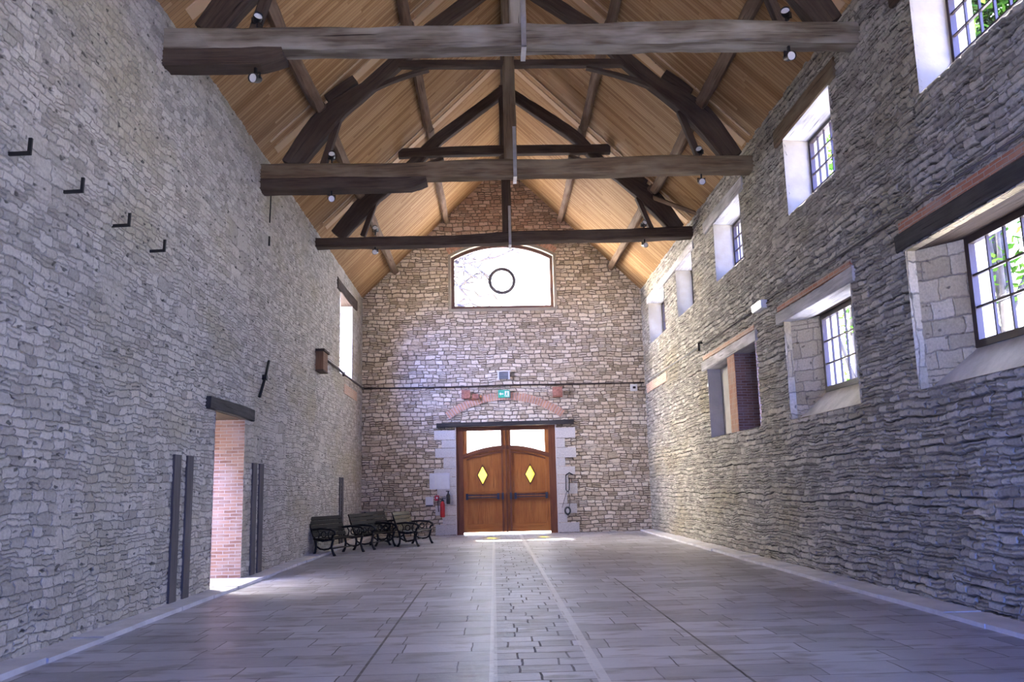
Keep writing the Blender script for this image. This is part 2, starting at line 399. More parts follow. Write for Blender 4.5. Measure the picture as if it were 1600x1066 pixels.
M['bench_gloss'] = plain('glossy_black_slat', (.012, .010, .010), .40, 0, .2, 8, .3)
M['bench_red'] = plain('reddish_varnished_slat', (.12, .035, .025), .3, 0, .3)
M['box_wood'] = timber('brown_box_wood', (.13, .065, .035), (.22, .12, .07), (.26, .16, .1), .3)
M['terracotta'] = plain('red_brown_stone', (.36, .16, .11), .8, 0, .3, 14)
M['grey_box'] = plain('grey_louvre', (.26, .27, .29), .5)
M['exit_green'] = plain('exit_green', (.06, .50, .30), .4)
M['exit_white'] = plain('exit_white', (.85, .88, .86), .4)
M['grass'] = plain('grass', (.10, .17, .045), .9, 0, .4, 1.5)
M['gravel'] = plain('pale_gravel', (.48, .46, .42), .9, 0, .15, 3)
M['bark'] = plain('bark', (.05, .045, .042), .9, 0, .3)
def leafmat(name, a, b):
    m, n = newmat(name); co = n.node('ShaderNodeTexCoord').outputs['Object']
    c = n.mix(n.maprange(n.noise(co, 1.6, 3), .35, .65), a, b)
    d1 = n.node('ShaderNodeBsdfDiffuse', {'Color': c}); d2 = n.node('ShaderNodeBsdfTranslucent', {'Color': c})
    mx = n.node('ShaderNodeMixShader', {0: .5, 1: d1.outputs[0], 2: d2.outputs[0]})
    n.node('ShaderNodeOutputMaterial', {'Surface': mx.outputs[0]}); return m
M['leaf'] = leafmat('green_leaves', (.018, .065, .008), (.06, .13, .015))
def glass(name, tint=(1, 1, 1), gl=.06):
    m, n = newmat(name)
    t = n.node('ShaderNodeBsdfTransparent', {'Color': tint}); g = n.node('ShaderNodeBsdfGlossy', {'Roughness': .05})
    mx = n.node('ShaderNodeMixShader', {0: gl, 1: t.outputs[0], 2: g.outputs[0]})
    n.node('ShaderNodeOutputMaterial', {'Surface': mx.outputs[0]}); return m
M['glass'] = glass('window_glass'); M['glass_yellow'] = glass('yellow_glass', (.50, .36, .005), .02)
def emis(name, c, s):
    m, n = newmat(name); e = n.node('ShaderNodeEmission', {'Color': c, 'Strength': s}); n.node('ShaderNodeOutputMaterial', {'Surface': e.outputs[0]}); return m
M['bulb'] = emis('lamp_glow', (1, .97, .9), .8)

# ------------------------------------------------------------------ wall grids with snapped openings
def axis_lines(a, b, step, marks, stepfn=None):
    xs = [a]
    while xs[-1] < b:
        st_ = stepfn(xs[-1]) if stepfn else step
        xs.append(xs[-1]+st_)
    xs[-1] = b; xs = np.array(xs)
    for m_ in marks:
        if a < m_ < b:
            i = int(np.argmin(np.abs(xs-m_)))
            if 0 < i < len(xs)-1: xs[i] = m_
    return np.unique(xs)
def wall_grid(name, mat, ulines, vlines, pos, hole, normal_flip):
    nu, nv = len(ulines), len(vlines)
    U, V = np.meshgrid(ulines, vlines, indexing='ij')
    verts = pos(U.ravel(), V.ravel())
    uc = (ulines[:-1]+ulines[1:])/2; vc = (vlines[:-1]+vlines[1:])/2
    UC, VC = np.meshgrid(uc, vc, indexing='ij'); keep = ~hole(UC, VC)
    I, J = np.nonzero(keep); a = I*nv+J; b = (I+1)*nv+J; c = b+1; d_ = a+1
    F = np.stack([a, b, c, d_], 1)
    if normal_flip: F = F[:, ::-1]
    me = bpy.data.meshes.new(name); me.vertices.add(len(verts)); me.vertices.foreach_set('co', verts.astype(np.float32).ravel())
    me.loops.add(F.size); me.loops.foreach_set('vertex_index', F.ravel().astype(np.int32))
    me.polygons.add(len(F)); me.polygons.foreach_set('loop_start', np.arange(0, F.size, 4, dtype=np.int32)); me.polygons.foreach_set('loop_total', np.full(len(F), 4, dtype=np.int32))
    uvl = me.uv_layers.new(name='UVMap'); fu = np.stack([U.ravel()[F], V.ravel()[F]], 2).reshape(-1).astype(np.float32)
    uvl.data.foreach_set('uv', fu)
    me.polygons.foreach_set('use_smooth', np.ones(len(F), dtype=bool))
    me.update(calc_edges=True); me.validate()
    return link(name, me, mat, None, STR)
def rects_hole(rects):
    def f(u, v):
        m = np.zeros(u.shape, bool)
        for a, b, c, d_ in rects: m |= (u > a) & (u < b) & (v > c) & (v < d_)
        return m
    return f

UP = [(2.8, 5.0), (7.9, 10.02), (12.72, 14.9), (17.8, 20.02), (22.4, 24.42), (26.25, 28.95)]
LOW = [(2.7, 5.7), (7.8, 10.8), (12.57, 15.6)]  # first entry of UP and LOW is out of view, added for daylight
right_rects = [(a, b, 6.28, 7.72) for a, b in UP]+[(a, b, 2.64, 4.46) for a, b in LOW]+[(17.4, 21.45, 2.66, 4.4)]
left_rects = [(14.38, 16.08, 0.0, 2.92), (25.92, 28.12, 5.1, 7.62)]
def ystep(y): return .05 if y < 6.5 else (.028 if y < 16 else .045)
def vstep_marks(rects): return sorted({c for r in rects for c in r[2:]})
def ulm(rects): return sorted({c for r in rects for c in r[:2]})
zl_r = axis_lines(-.05, 8.75, .028, vstep_marks(right_rects)); zl_l = axis_lines(-.05, 8.55, .028, vstep_marks(left_rects))
wall_grid('wall_right', M['stone_right'], axis_lines(YB, D+.1, 0, ulm(right_rects), ystep), zl_r, lambda u, v: np.stack([np.full_like(u, XR), u, v], 1), rects_hole(right_rects), True)
wall_grid('wall_left', M['stone_left'], axis_lines(YB, D+.1, 0, ulm(left_rects), ystep), zl_l, lambda u, v: np.stack([np.full_like(u, XL), u, v], 1), rects_hole(left_rects), False)
# far gable wall with the segmental window and the double door
WX0, WX1, WZ0, WZ1, WZT = -1.44, 2.32, 7.90, 9.88, 10.38
wc = (WX0+WX1)/2; hw = (WX1-WX0)/2; rise = WZT-WZ1; RR = (hw*hw+rise*rise)/(2*rise)
def arcz(x, off=0.0): return WZT-RR+math.sqrt(max((RR+off)**2-(x-wc)**2, 0))
DX0, DX1, DZ1 = -1.30, 2.18, 3.72
def back_hole(u, v):
    az = WZT-RR+np.sqrt(np.maximum(RR**2-(u-wc)**2, 0))
    m = (u > WX0) & (u < WX1) & (v > WZ0) & (v < az)
    m |= (u > DX0) & (u < DX1) & (v < DZ1)
    m |= v > (RZ-SL*np.abs(u-RX)+.2)
    return m
wall_grid('wall_back', M['stone_back'], axis_lines(XL-.05, XR+.05, .036, [WX0, WX1, DX0, DX1]), axis_lines(-.05, 13.6, .034, [WZ0, DZ1]), lambda u, v: np.stack([u, np.full_like(u, D), v], 1), back_hole, False)
# wall behind the viewer; wide open arch added to let in bluish light
mb = MB(); ax0, ax1, az1 = -2.0, 3.0, 4.6
def face(pts): mb.quad([(x, YB, z) for x, z in pts], [(x, z) for x, z in pts])
face([(XL-.3, -.1), (XL-.3, 8.2), (ax0, 8.2), (ax0, -.1)]); face([(ax1, -.1), (ax1, 8.2), (XR+.3, 8.2), (XR+.3, -.1)])
face([(ax0, az1), (ax0, 8.2), (ax1, 8.2), (ax1, az1)]); face([(XL-.3, 8.2), (RX, 13.5), (XR+.3, 8.2)])
for x0, x1 in ((ax0-.7, ax0), (ax1, ax1+.7)): pass
mb.box(ax0-.01, ax0, YB-.8, YB, 0, az1); mb.box(ax1, ax1+.01, YB-.8, YB, 0, az1); mb.box(ax0, ax1, YB-.8, YB, az1, az1+.01)
mb.build('wall_front', M['stone_left'], None, STR)

# floor and low kerbs
mb = MB(); mb.box(XL-1.2, XR+1.2, YB-1.0, D+1.2, -.12, 0); mb.build('floor', M['floor'], None, STR)
for nm, x0, x1 in (('trim_left', XL-.05, XL+.34), ('trim_right', XR-.42, XR+.05)):
    mb = MB(); y = YB
    while y < D:
        L = random.uniform(.8, 1.7); y1 = min(y+L, D)
        if x0 < 0: mb.box(x0, x1+random.uniform(-.02, .02), y+.004, y1-.004, 0, .05+random.uniform(-.006, .006))
        else: mb.box(x0+random.uniform(-.02, .02), x1, y+.004, y1-.004, 0, .05+random.uniform(-.006, .006))
        y = y1
    mb.build(nm, M['kerb'], None, STR)

# ceiling: two boarded slopes
mb = MB()
for sgn, xe in ((-1, XL-.5), (1, XR+.5)):
    n_ = Vector((sgn*SL, 0, 1)).normalized()*.12
    a = Vector((RX, 0, RZ)); b = Vector((xe, 0, roofz(xe))); Ls = (a-b).length
    ya, yb = YB-.4, D+.5
    p = [Vector((b.x, ya, b.z)), Vector((b.x, yb, b.z)), Vector((a.x, yb, a.z)), Vector((a.x, ya, a.z))]
    uv = [(ya, 0), (yb, 0), (yb, Ls), (ya, Ls)]
    mb.quad(p, uv); mb.quad([q+n_ for q in p], uv)
mb.build('ceiling', M['pine'], None, STR)
# eaves closing strips so that no sky shows between wall top and ceiling
# ------------------------------------------------------------------ roof trusses
TR = [(11.5, 'nearest', 0.0), (16.7, 'middle', 0.0), (22.1, 'farthest', .1)]
SY = (0, 1, 0)
def truss(Y, which, lab, dz, tilt, noser, mt, md):
    t = thing('roof_truss', lab, 'roof truss', (.42, Y, 8.0), 'oak trusses across the hall')
    yc = Y+.18; zt = 7.98+dz
    mb = MB(); mb.beam([(XL-.25, yc, zt-tilt), (-1.9, yc, zt-tilt*.5-.035), (.4, yc, zt), (3.1, yc, zt+tilt*.5+.015), (XR+.25, yc, zt+tilt)], SY, .36, [.34, .34, .33, .34, .33] if which != 'farthest' else [.25, .25, .29, .29, .29], .016, .22, .10, wave=.01)
    mb.build('tie_beam', mt, t)
    if noser:
        zb = zt-.17
        mb = MB(); mb.beam([(XL-.2, yc, zb-.12), (noser-.25, yc, zb-.12), (noser-.06, yc, zb-.08), (noser+.05, yc, zb-.05)], SY, .38, [.26, .26, .20, .12], .012, .25, .12)
        mb.build('bolster', md, t)
    # king post
    mb = MB(); mb.beam([(.47, yc, 12.45), (.47, yc, zt+.12)], SY, .24, .25, .01, .4, .12); mb.build('king_post', mt, t)
    # principal rafters, thick and cranked at the foot
    Lp = [(-4.02, 8.12+dz), (-3.45, 8.95), (-3.22, 9.25), (-2.5, 9.76), (-1.8, 10.42), (-1.5, 10.8), (.45, 12.32)]
    Rp = [(5.06, 8.15+dz), (4.52, 9.02), (4.25, 9.32), (3.55, 9.78), (2.8, 10.48), (2.5, 10.88), (.55, 12.32)]
    hs = [.40, .52, .48, .30, .30, .32, .27]
    for pp in (Lp, Rp):
        mb = MB(); mb.beam([(x, yc, z) for x, z in pp], SY, .24, hs, .014, .22, .14); mb.build('principal_rafter', md, t)
    for (a, b) in (((-3.3, 9.55), (-2.72, 9.98)), ((4.28, 9.60), (3.72, 10.02))):
        mb = MB(); mb.beam([(a[0], yc, a[1]), (b[0], yc, b[1])], SY, .22, .20, .006, .3, .1); mb.build('cleat', md, t)
    for (a, b) in (((-3.06, 9.12), (-3.36, zt+.14)), ((4.02, 9.2), (4.38, zt+.14))):
        mb = MB(); mb.beam([(a[0], yc, a[1]), (b[0], yc, b[1])], SY, .14, .13, .006, .3, .1); mb.build('strut', md, t)
    if which != 'farthest':
        mb = MB(); mb.beam([(-2.05, yc-.02, 10.30), (.45, yc-.02, 10.30), (3.0, yc-.02, 10.28)], SY, .17, .15, .01, .25, .14)
        mb.build('collar', md, t)
        for pp in (((-2.62, 9.62), (-2.2, 9.86), (-1.75, 10.05), (-1.2, 10.20)), ((3.66, 9.66), (3.2, 9.88), (2.7, 10.05), (2.1, 10.20))):
            mb = MB(); mb.beam([(x, yc-.0, z) for x, z in pp], SY, .14, [.09, .09, .08, .06], .006, .2, .14); mb.build('knee_brace', md, t)
    else:
        mb = MB(); mb.beam([(-2.4, yc-.1, 10.5), (.4, yc-.1, 10.56), (3.32, yc-.1, 10.54)], SY, .2, .25, .01, .3, .1); mb.build('collar', md, t)
        for pp in (((-2.75, 9.7), (-2.1, 10.05), (-1.2, 10.4)), ((3.7, 9.75), (3.0, 10.1), (2.2, 10.42))):
            mb = MB(); mb.beam([(x, yc+.02, z) for x, z in pp], SY, .15, [.08, .16, .08], .006, .2, .14); mb.build('knee_brace', md, t)
    # iron strap hanging from the king post around the tie beam
    mb = MB(); xs = .55
    mb.box(xs-.035, xs+.035, yc-.215, yc-.20, zt-.22, zt+.85); mb.box(xs-.035, xs+.035, yc-.215, yc+.215, zt-.225, zt-.205); mb.box(xs-.035, xs+.035, yc+.20, yc+.215, zt-.22, zt+.85)
    mb.build('iron_strap', M['steel'], t)
    return t
truss(11.5, 'nearest', 'nearest oak roof truss, its silver grey tie beam spanning the top of the view', 0, .0, -2.95, M['timber_grey'], M['timber_dark'])
truss(16.7, 'middle', 'middle oak roof truss, its tie beam carried at left by a long round-nosed bolster', 0, .02, -1.3, M['timber'], M['timber_dark'])
truss(22.1, 'farthest', 'farthest and thinnest oak roof truss, in front of the arched gable window', .13, .06, None, M['timber_dark'], M['timber_dark'])

# pale cover boards fixed to the ceiling just behind each truss (part of the ceiling)
k = 0
for Y, _, _ in TR:
    for sgn in (-1, 1):
        mb = MB()
        def pt(x, y, off): return Vector((x, y, roofz(x)))-Vector((sgn*SL, 0, 1)).normalized()*off
        xe = RX+sgn*4.9; xa = RX+sgn*.05
        for y0, y1, off in ((Y+.28, Y+.56, .02), (Y-.05, Y+.0, .02)):
            a = [pt(xa, y0, off), pt(xe, y0, off), pt(xe, y1, off), pt(xa, y1, off)]; b = [pt(xa, y0, -.01), pt(xe, y0, -.01), pt(xe, y1, -.01), pt(xa, y1, -.01)]
            mb.rings([a, b], cap=True)
        k += 1; mb.build('trim_%d' % k, M['cleat'], None, STR)

# purlins, one timber per bay and height on each slope
bays = [(YB, 11.5, 'between the viewer and the nearest truss'), (11.5, 16.7, 'between the nearest and middle trusses'), (16.7, 22.1, 'between the middle and farthest trusses'), (22.1, D, 'between the farthest truss and the far gable')]
for bi, (ya, yb, w) in enumerate(bays):
    for sgn, sn in ((-1, 'left'), (1, 'right')):
        for hx, hn, th in ((3.92, 'lower', .22), (2.12, 'upper', .19)):
            x = RX+sgn*(hx+random.uniform(-.06, .06)); z = roofz(x)-.17
            mb = MB(); side = Vector((sgn*SL*1.0, 0, 1)).normalized(); side = Vector((1, 0, -sgn*SL)).normalized()
            mb.beam([(x, ya+.02, z), (x+random.uniform(-.04, .04), (ya+yb)/2, z-.02), (x, yb-.02, z)], side, th, th, .014, .3, .16, wave=.012)
            if bi == 3: m_ = M['cleat'] if False else M['purlin']
            else: m_ = M['purlin']
            mb.build('purlin', m_, None, P('%s purlin under the %s roof slope, %s' % (hn, sn, w), 'purlin', 'roof purlins'))
mb = MB(); mb.beam([(RX, YB, 13.12), (RX, D, 13.12)], (1, 0, 0), .2, .28, .01, .5); mb.build('ridge_beam', M['timber_dark'], None, P('long ridge beam under the peak of the boarded ceiling', 'beam'))
# slim diagonal wind brace lying under the right slope
mb = MB(); mb.beam([(4.40, 22.0, 9.10), (5.22, 20.85, 8.28)], (0, .6, .5), .12, .10, .006, .3); mb.build('wind_brace', M['purlin'], None, P('slim diagonal brace running from the farthest truss down to the right wall head', 'brace'))

# ------------------------------------------------------------------ windows
wn_ = [0]
def win_frame(parent, X, y0, y1, z0, z1, cols, rows, fw=.07, bar=.022, mat='frame_dark'):
    mb = MB(); d0, d1 = X-.03, X+.05
    mb.box(d0, d1, y0, y0+fw, z0, z1); mb.box(d0, d1, y1-fw, y1, z0, z1); mb.box(d0, d1, y0+fw, y1-fw, z0, z0+fw); mb.box(d0, d1, y0+fw, y1-fw, z1-fw, z1)
    mb.build('window_frame', M[mat], parent)
    mb = MB(); a, b, c, e = y0+fw, y1-fw, z0+fw, z1-fw
    for i in range(1, cols): yy = a+(b-a)*i/cols; mb.box(X-.012, X+.02, yy-bar/2, yy+bar/2, c, e)
    for j in range(1, rows): zz = c+(e-c)*j/rows; mb.box(X-.016, X+.018, a, b, zz-bar/2, zz+bar/2)
    mb.build('glazing_bars', M[mat], parent)
    mb = MB(); mb.quad([(X+.022, a, c), (X+.022, b, c), (X+.022, b, e), (X+.022, a, e)]); mb.build('pane', M['glass'], parent)
def reveal(parent, sx, x0, x1, inner, outer, mats, name='window_reveal', mid=None):
    """tunnel from the inner opening at x0 to the outer one at x1; mats: jamb, sill, head"""
    (a, b, c, e), (A, B_, C, E_) = inner, outer
    mb = MB()
    def q(p): mb.quad(p)
    N = 8
    if inner != outer and abs(inner[2]-outer[2]) > .2:
        xr = x0+(.13 if x1 > x0 else -.13)
        for (p, r) in (((a, c), (b, c)), ((b, c), (b, e)), ((b, e), (a, e)), ((a, e), (a, c))):
            mb.quad([(x0, *p), (x0, *r), (xr, *r), (xr, *p)], [(p[0]+p[1], 0), (r[0]+r[1], 0), (r[0]+r[1], .13), (p[0]+p[1], .13)])
        x0 = xr
    def strip(p0, p1, q0, q1, mi):   # p at x0, q at x1
        for i in range(N):
            for j in range(4):
                def pt(u, w):
                    s0 = Vector(p0).lerp(Vector(p1), u); s1 = Vector(q0).lerp(Vector(q1), u)
                    return s0.lerp(s1, w)
                cs = [pt(i/N, j/4), pt((i+1)/N, j/4), pt((i+1)/N, (j+1)/4), pt(i/N, (j+1)/4)]
                mb.quad(cs, [(v.x-v.y, v.z) if mi == 0 else (v.y, v.x) for v in cs], mi)
    strip((x0, b, c), (x0, b, e), (x1, B_, C), (x1, B_, E_), 0)     # far jamb
    strip((x0, a, c), (x0, a, e), (x1, A, C), (x1, A, E_), 0)       # near jamb
    strip((x0, a, c), (x0, b, c), (x1, A, C), (x1, B_, C), 1)       # sill
    strip((x0, a, e), (x0, b, e), (x1, A, E_), (x1, B_, E_), 2)     # head
    return mb.build(name, [M[m] for m in mats], parent)
nwin = 0
for i, (a, b) in enumerate(UP):
    nwin += 1
    t = thing('window_%d' % nwin, None, None, (XR, (a+b)/2, 6.28), kind='structure')
    reveal(t, 1, XR-.006, 5.92, (a, b, 6.28, 7.72), (a+.02, b+.04, 6.38, 7.70), ('plaster', 'plaster', 'timber_pale'))
    reveal(t, 1, 5.92, 6.25, (a+.02, b+.04, 6.38, 7.70), (a+.0, b+.06, 6.30, 7.78), ('plaster', 'plaster', 'plaster'), 'outer_reveal')
    win_frame(t, 5.93, a+.02, b+.04, 6.38, 7.70, 7 if b-a < 2.5 else 8, 4, .06, .024)
    portal((6.27, (a+b)/2, 7.02), (-1, 0, 0), 1.5, b-a)
for i, (a, b) in enumerate(LOW):
    nwin += 1
    t = thing('window_%d' % nwin, None, None, (XR, (a+b)/2, 2.64), kind='structure')
    A, B_ = (a+.55, b-.53) if i < 2 else (a+.48, b-.5)
    reveal(t, 1, XR-.006, 5.92, (a, b, 2.64, 4.46), (A, B_, 3.08, 4.46), ('jamb_stone', 'plaster_worn', 'timber_dark'))
    reveal(t, 1, 5.92, 6.25, (A, B_, 3.08, 4.46), (A-.05, B_+.05, 3.04, 4.5), ('plaster_worn', 'plaster_worn', 'plaster_worn'), 'outer_reveal')
    win_frame(t, 5.93, A, B_, 3.08, 4.46, 5 if i == 1 else 6, 3, .09, .028)
    portal((6.27, (a+b)/2, 3.78), (-1, 0, 0), 1.45, B_-A+.2)
# tall slot window in the left wall
nwin += 1
t = thing('window_%d' % nwin, None, None, (XL, 27, 5.1), kind='structure')
reveal(t, -1, XL+.006, -5.35, (25.92, 28.12, 5.1, 7.62), (26.1, 28.0, 5.2, 7.6), ('plaster', 'plaster', 'plaster'))
mbw = MB(); X = -5.33
win_frame(t, X, 26.1, 28.0, 5.2, 7.6, 4, 5, .05, .02, 'frame_brown')
portal((-5.45, 27.05, 6.4), (1, 0, 0), 2.5, 2.0)
# niche in the right wall: rendered far half, brick pier, dark brick near half
t = thing('trim_20', None, None, (XR, 19.4, 2.66), kind='structure')
mb = MB(); y0, y1, z0, z1 = 17.4, 21.45, 2.66, 4.4
def rq(ps, mi): mb.quad(ps, None, mi)
mb2 = MB()
for (ya, yb, xd, mi) in ((19.55, y1, 5.75, 0), (y0, 18.95, 6.05, 1)):
    m_ = M['plaster_grey'] if mi == 0 else M['brick_door']
    q = MB(); q.quad([(xd, ya, z0), (xd, yb, z0), (xd, yb, z1), (xd, ya, z1)], [(ya, z0), (yb, z0), (yb, z1), (ya, z1)])
    q.quad([(XR-.004, yb-.01, z0), (xd, yb-.01, z0), (xd, yb-.01, z1), (XR-.004, yb-.01, z1)], [(0, z0), (xd-XR, z0), (xd-XR, z1), (0, z1)])
    q.quad([(XR-.004, ya+.01, z0), (xd, ya+.01, z0), (xd, ya+.01, z1), (XR-.004, ya+.01, z1)], [(0, z0), (xd-XR, z0), (xd-XR, z1), (0, z1)])
    q.quad([(XR-.004, ya, z0), (XR-.004, yb, z0), (xd, yb, z0), (xd, ya, z0)]); q.quad([(XR-.004, ya, z1), (XR-.004, yb, z1), (xd, yb, z1), (xd, ya, z1)])
    q.build('niche_lining', m_, t)
q = MB(); q.box(XR-.01, 6.05, 18.95, 19.55, z0, z1); q.build('brick_pier', M['brick'], t)

# gable window ----------------------------------------------------
nwin += 1
t = thing('window_%d' % nwin, None, None, (wc, D, WZ0), kind='structure')
def arch_ring(off, n=28):   # closed outline, off = outward offset
    x0, x1 = WX0-off, WX1+off; pts = [(x0, WZ0-off), (x1, WZ0-off)]
    for i in range(n+1):
        x = x1+(x0-x1)*i/n; pts.append((x, arcz(x, off)))
    return pts
def frame_between(name, o1, o2, y0, y1, mat, parent):
    A, B_ = arch_ring(o1), arch_ring(o2); mb = MB(); n = len(A)
    rings = []
    for i in range(n+1):
        a, b = A[i % n], B_[i % n]
        rings.append([(a[0], y0, a[1]), (b[0], y0, b[1]), (b[0], y1, b[1]), (a[0], y1, a[1])])
    mb.rings(rings, cap=False); return mb.build(name, mat, parent)
frame_between('white_lining', -.03, .07, D-.045, D+.45, M['plaster'], t)
frame_between('window_frame', -.15, -.028, D+.14, D+.24, M['frame_brown'], t)
mb = MB(); cx, cz = .43, 8.98; n = 48
rings = []
for i in range(n+1):
    a = 2*math.pi*i/n; c_, s_ = math.cos(a), math.sin(a)
    rings.append([(cx+c_*r, y, cz+s_*r) for r, y in ((.385, D+.15), (.50, D+.15), (.50, D+.22), (.385, D+.22))])
mb.rings(rings, cap=False); mb.build('round_light_frame', M['lead'], t)
mb = MB()
for k in range(12):
    a = 2*math.pi*k/12+.0; dx, dz = math.cos(a), math.sin(a)
    r1 = .5
    r2 = r1
    while True:
        x, z = cx+dx*(r2+.05), cz+dz*(r2+.05)
        if x < WX0+.14 or x > WX1-.14 or z < WZ0+.14 or z > arcz(min(max(x, WX0), WX1))-.14: break
        r2 += .05
    mb.tube([(cx+dx*r1, D+.18, cz+dz*r1), (cx+dx*r2, D+.18, cz+dz*r2)], .008, 6)
mb.build('glazing_bars', M['lead'], t)
pts = arch_ring(-.12); mb = MB(); mb.quad([(x, D+.2, z) for x, z in pts], [(x, z) for x, z in pts]); mb.build('pane', M['glass'], t)
portal((wc, D+.5, 9.15), (0, -1, 0), 3.9, 2.6)

# ------------------------------------------------------------------ double door
dr = thing('door_1', None, None, (.44, D, 0), kind='structure')
YD = D+.12
q = MB()
for x0, x1 in ((-1.30, -1.06), (1.94, 2.18)): q.box(x0, x1, YD-.06, YD+.10, .0, DZ1)
q.box(-1.06, 1.94, YD-.05, YD+.07, 3.56, DZ1)
q.build('door_frame', M['door_dark'], dr)
# stone lining of the passage
q = MB(); q.box(DX0-.03, DX0, D-.04, D+.5, 0, DZ1); q.box(DX1, DX1+.03, D-.04, D+.5, 0, DZ1); q.box(DX0, DX1, D+.0, D+.5, DZ1, DZ1+.03); q.build('door_reveal', M['ashlar'], dr)
def dz_arch(x): return 3.02-.30*((x-.44)/1.5)**2
for s_, nm in ((-1, 'left'), (1, 'right')):
    L_ = thing('door_leaf', None, None, (.44, YD, .1)); L_.parent = dr; L_.matrix_parent_inverse = Matrix.Translation(dr.location).inverted()
    # solid leaf with arched top as columns
    xa, xb = .44+s_*.012, .44+s_*1.50
    xs = [xa+(xb-xa)*i/24 for i in range(25)]
    def slab(x_list, zb, ztf, y0, y1, name, mat, par):
        mb = MB(); rings = [[(x, y0, zb), (x, y1, zb), (x, y1, ztf(x)), (x, y0, ztf(x))] for x in x_list]; mb.rings(rings); return mb.build(name, mat, par)
    def rot_slab(x0, x1, z0, z1, y0, y1, mb): mb.box(min(x0, x1), max(x0, x1), y0, y1, z0, z1)
    # panel with diamond cut: build as 4 wedge polygons round the diamond
    dxc = .44+s_*.83; dcz = 2.02; dw, dh = .155, .29
    pz0 = .07
    inner = [(dxc-dw, dcz), (dxc, dcz-dh), (dxc+dw, dcz), (dxc, dcz+dh)]
    lo, hi = min(xa, xb), max(xa, xb)
    mb = MB(); y0 = YD
    topl = [(x, dz_arch(x)) for x in [hi+(lo-hi)*i/16 for i in range(17)]]
    outer_ = [(lo, dcz), (lo, pz0), (dxc, pz0), (hi, pz0), (hi, dcz)]+topl[:9]+[(dxc, dz_arch(dxc))]+topl[9:]
    cols = [c for c in outer_ if c[0] <= dxc+1e-6]; 
    left_top = sorted([p for p in topl if p[0] < dxc-1e-4], key=lambda p: -p[0]); right_top = sorted([p for p in topl if p[0] > dxc+1e-4], key=lambda p: -p[0])
    polyL = [(dxc, pz0), (dxc, dcz-dh), (dxc-dw, dcz), (dxc, dcz+dh), (dxc, dz_arch(dxc))]+left_top+[(lo, pz0)]
    polyR = [(dxc, pz0), (hi, pz0)]+right_top+[(dxc, dz_arch(dxc)), (dxc, dcz+dh), (dxc+dw, dcz), (dxc, dcz-dh)]
    for poly in (polyL, polyR):
        mb.quad([(x, YD, z) for x, z in poly], [(z, x) for x, z in poly]); mb.quad([(x, YD+.05, z) for x, z in poly], [(z, x) for x, z in poly])
    mb.build('door_panel', M['door_wood'], L_)
    # diamond surround and yellow glass
    mb = MB(); rings = []
    for i in range(5):
        ax_, az_ = [(-1, 0), (0, -1), (1, 0), (0, 1)][i % 4]
        rings.append([(dxc+ax_*dw*k_, yy, dcz+az_*dh*k_) for k_, yy in ((1.0, YD-.03), (1.32, YD-.03), (1.32, YD+.02), (1.0, YD+.02))])
    mb.rings(rings, cap=False); mb.build('diamond_surround', M['door_dark'], L_)
    mb = MB(); mb.quad([(x, YD+.02, z) for x, z in inner]); mb.build('diamond_pane', M['glass_yellow'], L_)
    # stiles, rails and arched moulding
    mb = MB()
    rot_slab(.44+s_*.012, .44+s_*.16, .07, 3.56, YD-.045, YD, mb); rot_slab(.44+s_*1.36, .44+s_*1.50, .07, 3.56, YD-.03, YD, mb)
    rot_slab(.44+s_*.16, .44+s_*1.36, .07, .36, YD-.03, YD, mb); rot_slab(.44+s_*.16, .44+s_*1.36, 1.12, 1.22, YD-.03, YD, mb); rot_slab(.44+s_*.16, .44+s_*1.36, 1.38, 1.46, YD-.03, YD, mb)
    mb.build('door_stiles', M['door_dark'] if False else M['door_wood'], L_)
    mb = MB(); rings = [[(x, YD-.06, dz_arch(x)-.13), (x, YD+.01, dz_arch(x)-.13), (x, YD+.01, dz_arch(x)+.02), (x, YD-.06, dz_arch(x)+.02)] for x in xs]; mb.rings(rings)
    rings = [[(x, YD-.04, dz_arch(x)-.24), (x, YD+.01, dz_arch(x)-.24), (x, YD+.01, dz_arch(x)-.19), (x, YD-.04, dz_arch(x)-.19)] for x in xs[2:-2]]; mb.rings(rings)
    mb.build('arched_rail', M['door_dark'], L_)
    mb = MB(); poly = [(x, dz_arch(x)) for x in xs]+[(xb, 3.57), (xa, 3.57)]; mb.quad([(x, YD+.03, z) for x, z in poly]); mb.build('transom_pane', M['glass'], L_)
    # panic push bar
    mb = MB(); x0, x1 = sorted((.44+s_*.26, .44+s_*1.42)); mb.box(x0, x1, YD-.13, YD-.09, 1.235, 1.265); mb.box(x0, x1, YD-.13, YD-.09, 1.315, 1.345)
    mb.box(x0, x0+.08, YD-.14, YD-.03, 1.18, 1.39); mb.box(x1-.08, x1, YD-.14, YD-.03, 1.18, 1.39)
    xm = .44+s_*.14; mb.box(xm-.035, xm+.035, YD-.10, YD-.045, 1.18, 1.40)
    mb.build('push_bar', M['black'], L_)
# centre mouldings
q = MB(); q.box(.27, .33, YD-.075, YD-.045, .07, 3.56); q.box(.55, .61, YD-.075, YD-.045, .07, 3.56); q.box(.42, .46, YD-.09, YD-.045, .05, 3.56); q.build('cover_strip', M['door_dark'], dr)
portal((.44, D+.4, 3.2), (0, -1, 0), 3.0, .9)
# black lintel over the door
q = MB(); q.beam([(-1.97, D-.02, 3.765), (.4, D-.02, 3.79), (2.84, D-.02, 3.80)], SY, .22, .15, .006, .3, .08); q.build('lintel', M['lintel_dark'], None, P('long thin black lintel directly above the double wooden door', 'lintel'))
